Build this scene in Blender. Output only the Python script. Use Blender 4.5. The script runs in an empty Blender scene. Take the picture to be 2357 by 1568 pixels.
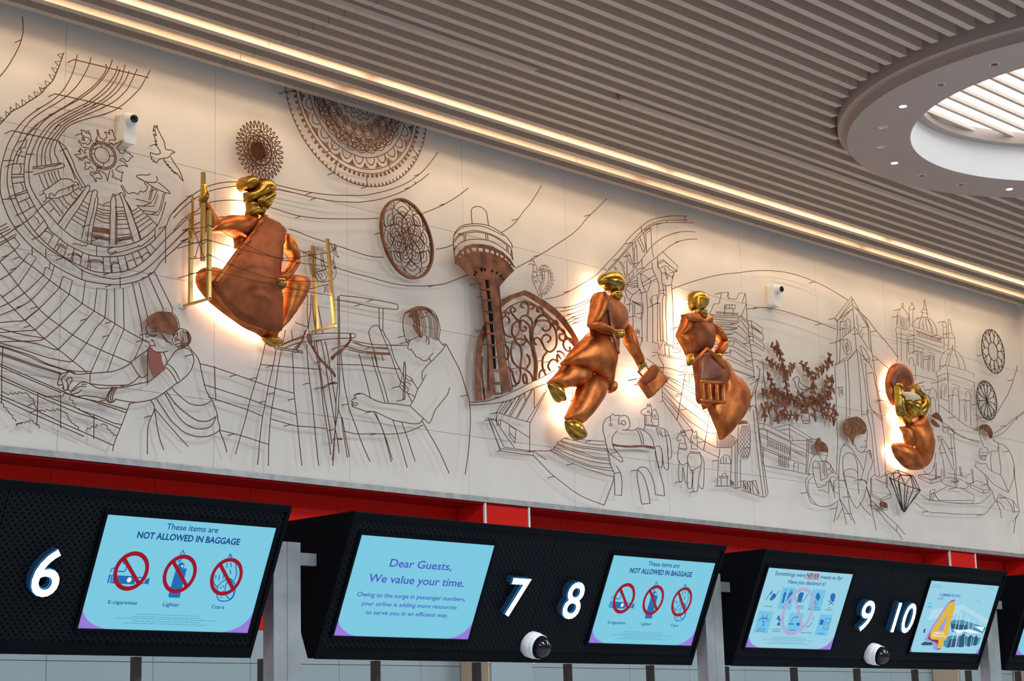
import bpy, math, random
import numpy as np
from mathutils import Matrix, Vector
from mathutils.geometry import delaunay_2d_cdt, tessellate_polygon
random.seed(7)
sc = bpy.context.scene
C = sc.collection

# ------------------------------------------------------------------ camera
cd = bpy.data.cameras.new('camera'); cam = bpy.data.objects.new('camera', cd); C.objects.link(cam)
cd.sensor_width = 36; cd.lens = 66.58; cd.clip_end = 200
R3 = Matrix(((0.68431703, -0.13316745, -0.71692163), (-0.72864735, -0.16261618, -0.6653037), (-0.02798626, 0.97766171, -0.20831313)))
cam.matrix_world = Matrix.Translation((0, -10, 1.6)) @ R3.to_4x4()
sc.camera = cam
# ------------------------------------------------------------------ world: even cool daylight of the open hall
w = bpy.data.worlds.new('hall_daylight'); sc.world = w; w.use_nodes = True
bg = w.node_tree.nodes['Background']; bg.inputs[0].default_value = (0.78, 0.88, 1.0, 1); bg.inputs[1].default_value = 0.16
sc.view_settings.view_transform = 'Standard'; sc.view_settings.look = 'None'; sc.view_settings.exposure = 0; sc.view_settings.gamma = 1
sc.view_settings.use_curve_mapping = False
# ------------------------------------------------------------------ warm linear wall washers between the ceiling slats
LED_W = 9.5
def led_row(y, z, tilt, k):
    for x0 in np.arange(2.0, 19.0, 3.4):
        x1 = min(x0+3.3, 19.0)
        ld = bpy.data.lights.new('wall_washer', 'AREA'); ld.shape = 'RECTANGLE'; ld.size = x1-x0; ld.size_y = 0.03
        ld.energy = k*LED_W*(x1-x0)/3.3; ld.color = (1, 0.76, 0.50)
        lo = bpy.data.objects.new('wall_washer', ld); C.objects.link(lo)
        lo.location = ((x0+x1)/2, y, z); lo.rotation_euler = (tilt, 0, 0)
led_row(-0.372, 6.29, math.radians(8), .7); led_row(-0.677, 6.29, math.radians(8), 1.15)

# added unseen fill lamps over the hall; floor bounce brightens slats and wall
for x in (1.0, 7.0, 13.0, 18.5):
    for y in (-5.3, -7.8):
        ld = bpy.data.lights.new('hall_fill_lamp', 'AREA'); ld.shape = 'SQUARE'; ld.size = 1.4; ld.energy = 172; ld.color = (.86, .94, 1)
        lo = bpy.data.objects.new('hall_fill_lamp', ld); C.objects.link(lo); lo.location = (x, y, 6.1)

# ------------------------------------------------------------------ materials
MAT = {}
def mat(name, col, rough=.6, metal=0, emit=None, strength=1, noise=0, nscale=8, col2=None, bump=0, bscale=60, spec=None):
    m = bpy.data.materials.new(name); m.use_nodes = True; nt = m.node_tree; b = nt.nodes['Principled BSDF']
    b.inputs['Base Color'].default_value = (*col, 1); b.inputs['Roughness'].default_value = rough; b.inputs['Metallic'].default_value = metal
    if spec is not None: b.inputs['Specular IOR Level'].default_value = spec
    if emit: b.inputs['Emission Color'].default_value = (*emit, 1); b.inputs['Emission Strength'].default_value = strength
    if noise or bump:
        geo = nt.nodes.new('ShaderNodeNewGeometry')
    if noise:
        n = nt.nodes.new('ShaderNodeTexNoise'); n.inputs['Scale'].default_value = nscale; n.inputs['Detail'].default_value = 5
        nt.links.new(geo.outputs['Position'], n.inputs['Vector'])
        r = nt.nodes.new('ShaderNodeValToRGB'); c2 = col2 or tuple(c*(1-noise) for c in col)
        r.color_ramp.elements[0].position = .35; r.color_ramp.elements[1].position = .68
        r.color_ramp.elements[0].color = (*c2, 1); r.color_ramp.elements[1].color = (*col, 1)
        nt.links.new(n.outputs['Fac'], r.inputs[0]); nt.links.new(r.outputs[0], b.inputs['Base Color'])
    if bump:
        n2 = nt.nodes.new('ShaderNodeTexNoise'); n2.inputs['Scale'].default_value = bscale; n2.inputs['Detail'].default_value = 3
        nt.links.new(geo.outputs['Position'], n2.inputs['Vector'])
        bp = nt.nodes.new('ShaderNodeBump'); bp.inputs['Strength'].default_value = bump; bp.inputs['Distance'].default_value = .01
        nt.links.new(n2.outputs['Fac'], bp.inputs['Height']); nt.links.new(bp.outputs[0], b.inputs['Normal'])
    MAT[name] = m; return m
mat('panel', (.80, .745, .68), .55, noise=.06, nscale=3)
mat('backing', (.25, .23, .21), .8)
mat('ledge', (.42, .42, .42), .4, .5, noise=.3, nscale=12)
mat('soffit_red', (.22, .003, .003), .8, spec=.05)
mat('red', (.72, .016, .010), .7, noise=.12, nscale=40, spec=.1)
mat('white_trim', (.8, .8, .8), .4)
mat('tile', (.33, .41, .43), .5, noise=.05, nscale=2)
mat('beige', (.52, .42, .30), .5)
mat('joint', (.12, .13, .13), .8)
mat('slat', (.58, .46, .37), .5, noise=.08, nscale=20)
mat('void', (.012, .012, .013), .9)
mat('drum', (.43, .35, .31), .7, bump=.05, bscale=200)
mat('drum_white', (.86, .87, .88), .5)
mat('skylight', (1, 1, 1), .5, emit=(.95, .98, 1), strength=2.2)
mat('lamp', (1, 1, 1), .5, emit=(1, .97, .92), strength=6)
mat('lens_dark', (.05, .05, .06), .2)
mat('floor', (.56, .57, .59), .35)
mat('wire', (.11, .032, .009), .5, .25, spec=.3)
mat('dark_wire', (.05, .04, .035), .45, .6)
mat('plate', (.30, .105, .045), .5, .4, noise=.5, nscale=14, col2=(.11, .034, .013))
mat('hair', (.34, .17, .07), .45, .5, noise=.5, nscale=30, col2=(.16, .065, .025))
mat('cloth', (.30, .10, .075), .55, .4)
mat('brass', (.62, .40, .13), .3, .9)
mat('cream', (.85, .72, .55), .5)
mat('steel', (.46, .48, .50), .38, .5, noise=.25, nscale=6)
mat('dark_steel', (.10, .095, .09), .4, .5)
mat('black', (.003, .004, .006), .55, spec=.04)
mat('white', (.82, .83, .84), .35)
mat('glass_black', (.01, .01, .012), .06)
mat('led_strip', (1, 1, 1), .5, emit=(1, .80, .52), strength=75)
mat('fixture', (.10, .09, .08), .5, .4)
def metal_mat(name, col, rough, waves, col2, nsc=9, hammer=.18):
    m = mat(name, col, rough, 1, noise=.5, nscale=nsc, col2=col2); nt = m.node_tree; b = nt.nodes['Principled BSDF']
    geo = nt.nodes.new('ShaderNodeNewGeometry'); prev = None
    for sc_, rot, st in waves:
        mp = nt.nodes.new('ShaderNodeMapping'); mp.inputs['Rotation'].default_value = (0, math.radians(rot), 0)
        nt.links.new(geo.outputs['Position'], mp.inputs['Vector'])
        wv = nt.nodes.new('ShaderNodeTexWave'); wv.inputs['Scale'].default_value = sc_; wv.inputs['Distortion'].default_value = 1.2
        nt.links.new(mp.outputs[0], wv.inputs['Vector'])
        bp = nt.nodes.new('ShaderNodeBump'); bp.inputs['Strength'].default_value = st; bp.inputs['Distance'].default_value = .003
        nt.links.new(wv.outputs['Fac'], bp.inputs['Height'])
        if prev: nt.links.new(prev.outputs[0], bp.inputs['Normal'])
        prev = bp
    n2 = nt.nodes.new('ShaderNodeTexNoise'); n2.inputs['Scale'].default_value = 45; nt.links.new(geo.outputs['Position'], n2.inputs['Vector'])
    bp = nt.nodes.new('ShaderNodeBump'); bp.inputs['Strength'].default_value = hammer; bp.inputs['Distance'].default_value = .003
    nt.links.new(n2.outputs['Fac'], bp.inputs['Height'])
    if prev: nt.links.new(prev.outputs[0], bp.inputs['Normal'])
    nt.links.new(bp.outputs[0], b.inputs['Normal'])
metal_mat('copper', (.76, .25, .065), .38, [(60, 90, .14)], (.40, .10, .03))
metal_mat('weave', (.44, .14, .06), .40, [(44, 40, .55), (60, 130, .2)], (.27, .08, .035))
metal_mat('dark_copper', (.40, .17, .11), .40, [(60, 60, .2)], (.25, .09, .06))
metal_mat('gold', (.86, .46, .065), .27, [], (.22, .155, .05), 13, .35)  # dark olive patches paint in the reflection of a dark hall
def perf_mat():
    m = mat('perforated', (.005, .006, .008), .55, spec=.04); nt = m.node_tree; b = nt.nodes['Principled BSDF']
    tc = nt.nodes.new('ShaderNodeTexCoord'); mp = nt.nodes.new('ShaderNodeMapping'); mp.inputs['Rotation'].default_value = (0, 0, math.radians(45))
    mp.inputs['Scale'].default_value = (38, 38, 38)
    nt.links.new(tc.outputs['Object'], mp.inputs[0]); fr = nt.nodes.new('ShaderNodeVectorMath'); fr.operation = 'FRACTION'
    nt.links.new(mp.outputs[0], fr.inputs[0]); sb = nt.nodes.new('ShaderNodeVectorMath'); sb.operation = 'SUBTRACT'; sb.inputs[1].default_value = (.5, .5, 0)
    nt.links.new(fr.outputs[0], sb.inputs[0]); mu = nt.nodes.new('ShaderNodeVectorMath'); mu.operation = 'MULTIPLY'; mu.inputs[1].default_value = (1, 1, 0)
    nt.links.new(sb.outputs[0], mu.inputs[0]); ln = nt.nodes.new('ShaderNodeVectorMath'); ln.operation = 'LENGTH'; nt.links.new(mu.outputs[0], ln.inputs[0])
    rp = nt.nodes.new('ShaderNodeValToRGB'); rp.color_ramp.elements[0].position = .24; rp.color_ramp.elements[1].position = .30
    rp.color_ramp.elements[0].color = (.0006, .0008, .001, 1); rp.color_ramp.elements[1].color = (.0075, .010, .014, 1)
    nt.links.new(ln.outputs['Value'], rp.inputs[0]); nt.links.new(rp.outputs[0], b.inputs['Base Color'])
    bp = nt.nodes.new('ShaderNodeBump'); bp.inputs['Strength'].default_value = .6; bp.inputs['Distance'].default_value = .004
    nt.links.new(rp.outputs[0], bp.inputs['Height']); nt.links.new(bp.outputs[0], b.inputs['Normal'])
perf_mat()
def scr_mat(name, col, k=1.0):
    m = bpy.data.materials.new(name); m.use_nodes = True; b = m.node_tree.nodes['Principled BSDF']
    b.inputs['Base Color'].default_value = (0, 0, 0, 1); b.inputs['Roughness'].default_value = .35; b.inputs['Specular IOR Level'].default_value = .1
    lin = tuple(((c/255+.055)/1.055)**2.4 if c > 10 else c/255/12.92 for c in col)
    b.inputs['Emission Color'].default_value = (*lin, 1); b.inputs['Emission Strength'].default_value = k
    MAT[name] = m; return m
for n_, c_ in dict(s_bg=(122, 200, 224), s_bg2=(150, 206, 226), s_blue=(18, 70, 140), s_icon=(30, 105, 175), s_red=(150, 12, 38), s_white=(225, 240, 246), s_fine=(92, 160, 190),
                   s_violet=(72, 82, 190), s_tile=(112, 192, 226), s_pink=(172, 166, 206), s_purple=(150, 120, 216), s_skyhi=(176, 216, 232), s_glass=(70, 140, 175), s_dark=(32, 82, 110),
                   s_aqua=(80, 195, 220), s_lilac=(150, 150, 222), s_redsh=(130, 40, 60), s_yellow=(222, 178, 58), s_hole=(140, 160, 214)).items(): scr_mat(n_, c_)
scr_mat('digit', (255, 255, 255), 5.0); scr_mat('digit_side', (30, 60, 90), .5); scr_mat('halo', (40, 140, 215), 1.0)

# ------------------------------------------------------------------ helpers
def link(name, me, m, parent=None, smooth=False):
    o = bpy.data.objects.new(name, me); C.objects.link(o)
    if m is not None and not me.materials: me.materials.append(MAT[m] if isinstance(m, str) else m)
    if parent: o.parent = parent
    if smooth:
        for p in me.polygons: p.use_smooth = True
    return o
def mesh(name, v, f):
    me = bpy.data.meshes.new(name); me.from_pydata([tuple(map(float, p)) for p in v], [], f); me.update(); return me
def boxv(a, b):
    (x0, y0, z0), (x1, y1, z1) = a, b
    v = [(x0, y0, z0), (x1, y0, z0), (x1, y1, z0), (x0, y1, z0), (x0, y0, z1), (x1, y0, z1), (x1, y1, z1), (x0, y1, z1)]
    f = [(0, 3, 2, 1), (4, 5, 6, 7), (0, 1, 5, 4), (1, 2, 6, 5), (2, 3, 7, 6), (3, 0, 4, 7)]
    return v, f
def box(name, a, b, m, parent=None):
    return link(name, mesh(name, *boxv(a, b)), m, parent)
def multi(name, parts, m, parent=None, smooth=False):
    V, F = [], []
    for v, f in parts:
        o = len(V); V += list(v); F += [tuple(i+o for i in q) for q in f]
    return link(name, mesh(name, V, F), m, parent, smooth)
def thing(name, label, cat, loc=(0, 0, 0), group=None):
    o = bpy.data.objects.new(name, None); C.objects.link(o); o.location = loc; o.empty_display_size = .1
    o['label'] = label; o['category'] = cat
    if group: o['group'] = group
    return o
def tag(o, label, cat, group=None):
    o['label'] = label; o['category'] = cat
    if group: o['group'] = group
    return o
def struct(o): o['kind'] = 'structure'; return o
def cyl(c, axis, r0, r1, h, n=24, caps=True):
    ax = Vector(axis).normalized(); t = ax.orthogonal().normalized(); b = ax.cross(t); c = Vector(c); v = []
    for k, r in ((0, r0), (h, r1)):
        for i in range(n):
            a = 2*math.pi*i/n; v.append(tuple(c+ax*k+(t*math.cos(a)+b*math.sin(a))*r))
    f = [(i, (i+1) % n, n+(i+1) % n, n+i) for i in range(n)]
    if caps: f += [tuple(range(n-1, -1, -1)), tuple(range(n, 2*n))]
    return v, f
def lathe(c, axis, prof, n=28):
    ax = Vector(axis).normalized(); t = ax.orthogonal().normalized(); b = ax.cross(t); c = Vector(c); v, f = [], []
    for h, r in prof:
        for i in range(n):
            a = 2*math.pi*i/n; v.append(tuple(c+ax*h+(t*math.cos(a)+b*math.sin(a))*max(r, 1e-4)))
    for k in range(len(prof)-1):
        for i in range(n): f.append((k*n+i, k*n+(i+1) % n, (k+1)*n+(i+1) % n, (k+1)*n+i))
    return v, f
def annulus(c, r0, r1, z, n=96, flip=False):
    v = [(c[0]+r*math.cos(2*math.pi*i/n), c[1]+r*math.sin(2*math.pi*i/n), z) for r in (r0, r1) for i in range(n)]
    f = [(i, (i+1) % n, n+(i+1) % n, n+i) for i in range(n)]
    return v, f
def catmull(P, closed, sub):
    P = np.asarray(P, float); n = len(P); out = []
    if n < 3: return P
    rng = range(n) if closed else range(n-1)
    for i in rng:
        p1, p2 = P[i], P[(i+1) % n]
        p0 = P[(i-1) % n] if closed or i > 0 else 2*p1-p2
        p3 = P[(i+2) % n] if closed or i < n-2 else 2*p2-p1
        for k in range(sub):
            t = k/sub; out.append(.5*((2*p1)+(p2-p0)*t+(2*p0-5*p1+4*p2-p3)*t*t+(3*p1-p0-3*p2+p3)*t**3))
    if not closed: out.append(P[-1])
    return np.array(out)
def tube(P, r, y, closed=False, n=6):
    """tube along a polyline P of (x, z) on the plane at distance y from the wall"""
    P = np.asarray(P, float); keep = [0]
    for i in range(1, len(P)):
        if np.hypot(*(P[i]-P[keep[-1]])) > 1e-4: keep.append(i)
    P = P[keep]; m = len(P)
    if m < 2: return [], []
    if closed: T = np.roll(P, -1, 0)-np.roll(P, 1, 0)
    else:
        T = np.zeros_like(P); T[1:-1] = P[2:]-P[:-2]; T[0] = P[1]-P[0]; T[-1] = P[-1]-P[-2]
    L = np.hypot(T[:, 0], T[:, 1]); L[L == 0] = 1; T /= L[:, None]; N = np.c_[-T[:, 1], T[:, 0]]
    a = np.arange(n)*2*math.pi/n; V = []
    for p, q in zip(P, N):
        for k in range(n): V.append((p[0]+q[0]*math.cos(a[k])*r, -y+math.sin(a[k])*r, p[1]+q[1]*math.cos(a[k])*r))
    F = []
    for i in range(m if closed else m-1):
        j = (i+1) % m
        for k in range(n): F.append((i*n+k, i*n+(k+1) % n, j*n+(k+1) % n, j*n+k))
    if not closed: F += [tuple(range(n)), tuple((m-1)*n+k for k in range(n-1, -1, -1))]
    return V, F
def rod3(p, q, r, n=8):
    d = Vector(q)-Vector(p); return cyl(p, d, r, r, d.length, n)
def area2(P): return .5*sum(P[i][0]*P[(i+1) % len(P)][1]-P[(i+1) % len(P)][0]*P[i][1] for i in range(len(P)))
def slab(P, y, t):
    """flat plate of outline P (x, z), front at distance y+t from the wall, back at y"""
    P = [tuple(p) for p in P]
    if area2(P) < 0: P = P[::-1]
    n = len(P); V = [(x, -y-t, z) for x, z in P]+[(x, -y, z) for x, z in P]
    tri = tessellate_polygon([[Vector((x, z, 0)) for x, z in P]]); F = []
    for a, b, c in tri:
        s = (P[b][0]-P[a][0])*(P[c][1]-P[a][1])-(P[c][0]-P[a][0])*(P[b][1]-P[a][1])
        if s < 0: b, c = c, b
        F += [(a, b, c), (n+a, n+c, n+b)]
    F += [(i, n+i, n+(i+1) % n, (i+1) % n) for i in range(n)]
    return V, F
def ell(x, z, rx, rz, n=12): return [(x+rx*math.cos(2*math.pi*i/n), z+rz*math.sin(2*math.pi*i/n)) for i in range(n)]

# ------------------------------------------------------------------ setting
X0, X1 = 1.0, 19.15
fl = struct(box('floor', (-8, -18, -.1), (26, 1, 0), 'floor'))
wb = struct(box('wall_back', (X0, .02, 3.45), (X1, .30, 6.7), 'backing'))
xs = [X0]+[6.593+1.2196*k for k in range(-4, 11)]+[X1]; zs = [3.455, 3.915, 4.705, 5.51, 6.45]
pc = {}
for i in range(len(xs)-1):
    for j in range(4):
        dx, dz = xs[i+1]-xs[i], zs[j+1]-zs[j]; key = (round(dx, 3), round(dz, 3)); g = .0014
        if key not in pc: pc[key] = mesh('panel', *boxv((g, 0, g), (dx-g, .021, dz-g)))
        o = link('panel', pc[key], 'panel', wb); o.location = (xs[i], 0, zs[j])
lt = struct(box('trim_1', (X0, -.012, 3.415), (X1, .02, 3.456), 'ledge'))
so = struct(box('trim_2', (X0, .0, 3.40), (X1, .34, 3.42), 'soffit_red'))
wl = struct(box('wall_lower', (X0, .325, 0), (X1+.6, .5, 3.45), 'joint'))
PW = .813
for z0, z1, m in ((0, .56, 'tile'), (.56, 1.375, 'tile'), (1.375, 2.19, 'tile'), (2.19, 2.42, 'tile'), (2.42, 3.405, 'red')):
    me = mesh('panel', *boxv((.002, .31, z0+.002), (PW-.002, .326, z1-.002)))
    for k in range(-7, 16):
        o = link('panel', me, m, wl); o.location.x = 6.753+PW*k
for k, (a, b) in enumerate(((3.56, 4.05), (10.42, 10.915), (17.275, 17.79), (18.94, 19.6))):
    col = struct(multi('column_%d' % (k+1), [boxv((a, .012, 0), (b, .30, 2.415))], 'beige'))
    multi('upper_cladding', [boxv((a, .006, 2.42), (b, .30, 3.40))], 'red', col)
    box('front_panel', (a+.02, -.004, 0), (b-.02, .012, 2.415), 'tile', col)
    for xx in (a, b):
        box('edge_trim', (xx-.009, -.004, 2.2), (xx+.009, .014, 3.41), 'white_trim', col)
wr = struct(box('wall_right', (X1, -3.0, 3.42), (X1+.2, .30, 6.24), 'panel'))
# ceiling of timber-look baffles
ce = struct(box('ceiling', (X0-1, -9.2, 6.62), (X1+1.2, .30, 6.68), 'void'))
SP, SZ, SW, SH = .1525, 6.25, .056, .17
RC = (13.36, -4.09); RG = 2.31; GC = -4.2
smesh = {}
def slat(x0, x1, y, z=SZ, h=SH, wd=SW, m='slat', par=None, nm='slat'):
    if x1-x0 < .03: return
    k = (round(x1-x0, 3), h, wd)
    if k not in smesh: smesh[k] = mesh(nm, *boxv((0, -wd/2, 0), (x1-x0, wd/2, h)))
    o = link(nm, smesh[k], m, par or ce); o.location = (x0, y, z); return o
JX = [X0-.8, 4.3, 7.8, 11.3, 15.5, X1+.1]
for i in range(58):
    y = -.11-SP*i
    d = y-GC; cut = None
    if abs(d) < RG: hc = math.sqrt(RG*RG-d*d); cut = (RC[0]-hc, RC[0]+hc)
    for a, b in zip(JX[:-1], JX[1:]):
        a += .0025; b -= .0025
        for p, q in ([(a, b)] if not cut else [(a, min(b, cut[0])), (max(a, cut[1]), b)]): slat(p, q, y)
# hangers joining slats to the slab
for x in (2.5, 6.2, 9.6, 17.2): box('carrier_rail', (x-.02, -9.0, 6.40), (x+.02, .02, 6.62), 'void', ce)
# service bars between slats
for a, b, lab in ((4.2, 9.43, 'left of two slim service bars set between ceiling slats'), (10.36, 18.2, 'right of two slim service bars set between ceiling slats')):
    t = thing('service_bar', lab, 'ceiling bar', (a, -1.557, 6.25), 'service bars between ceiling slats')
    box('bar', (0, -.022, -.012), (b-a, .022, .05), 'drum', t); box('hanger_strip', (.1, -.008, .05), (b-a-.1, .008, .37), 'fixture', t)
# LED fixture housings above the wall washers
for y, lab in ((-.372, 'warm linear light track in the slat gap nearest the mural'), (-.677, 'warm linear light track one gap farther from the mural')):
    t = thing('linear_light', lab, 'light', (2.0, y, 6.29), 'linear lights between ceiling slats')
    for x0 in np.arange(0, 17.0, 3.4):
        L = min(3.3, 17.0-x0); box('channel', (x0, -.02, .018), (x0+L, .02, .05), 'fixture', t); box('end_cap', (x0+L, -.02, .0), (x0+L+.02, .02, .05), 'black', t)
        box('hanger', (x0+L/2-.02, -.006, .05), (x0+L/2+.02, .006, .33), 'fixture', t)
# round skylight drum
RZ = 6.135
dr = thing('skylight_drum', 'big round pinkish drum around a bright louvred skylight in the ceiling', 'skylight', (RC[0], RC[1], RZ))
O2 = (0, 0)
v1, f1 = lathe((0, 0, 0), (0, 0, 1), [(0, 1.637), (0, 2.126), (.075, 2.13), (.08, 2.19), (.47, 2.20)], 160)
multi('outer_ring', [(v1, f1)], 'drum', dr)
vi, fi = lathe((0, 0, 0), (0, 0, 1), [(0, 1.637), (.30, 1.637)], 128); multi('inner_wall', [(vi, fi)], 'drum_white', dr, True)
vi, fi = lathe((0, 0, 0), (0, 0, 1), [(.30, 1.637), (.30, 1.56), (.40, 1.56)], 128); multi('inner_ledge', [(vi, fi)], 'drum', dr)
vi, fi = lathe((0, 0, 0), (0, 0, 1), [(.44, .001), (.44, 1.75)], 96); multi('luminous_panel', [(vi, fi)], 'skylight', dr)
vi, fi = lathe((0, 0, 0), (0, 0, 1), [(.485, .001), (.485, 2.2)], 64); multi('cover', [(vi, fi)], 'void', dr)
for k in range(-10, 11):
    y = k*SP; h = math.sqrt(max(1.60**2-y*y, 0)); 
    slat(-h, h, y, .36, .03, .03, 'slat', dr, 'louvre')
v_ = []
for k in range(24):
    a = math.radians(12+15*k); r = 1.873
    lit = k % 3 == 0
    lp = multi('downlight', [cyl((r*math.cos(a), r*math.sin(a), -.006), (0, 0, 1), .034, .034, .007, 20)], 'white_trim', dr)
    multi('downlight_lens', [cyl((r*math.cos(a), r*math.sin(a), -.008), (0, 0, 1), .026, .026, .004, 20)], 'lamp' if lit else 'lens_dark', lp)

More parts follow.
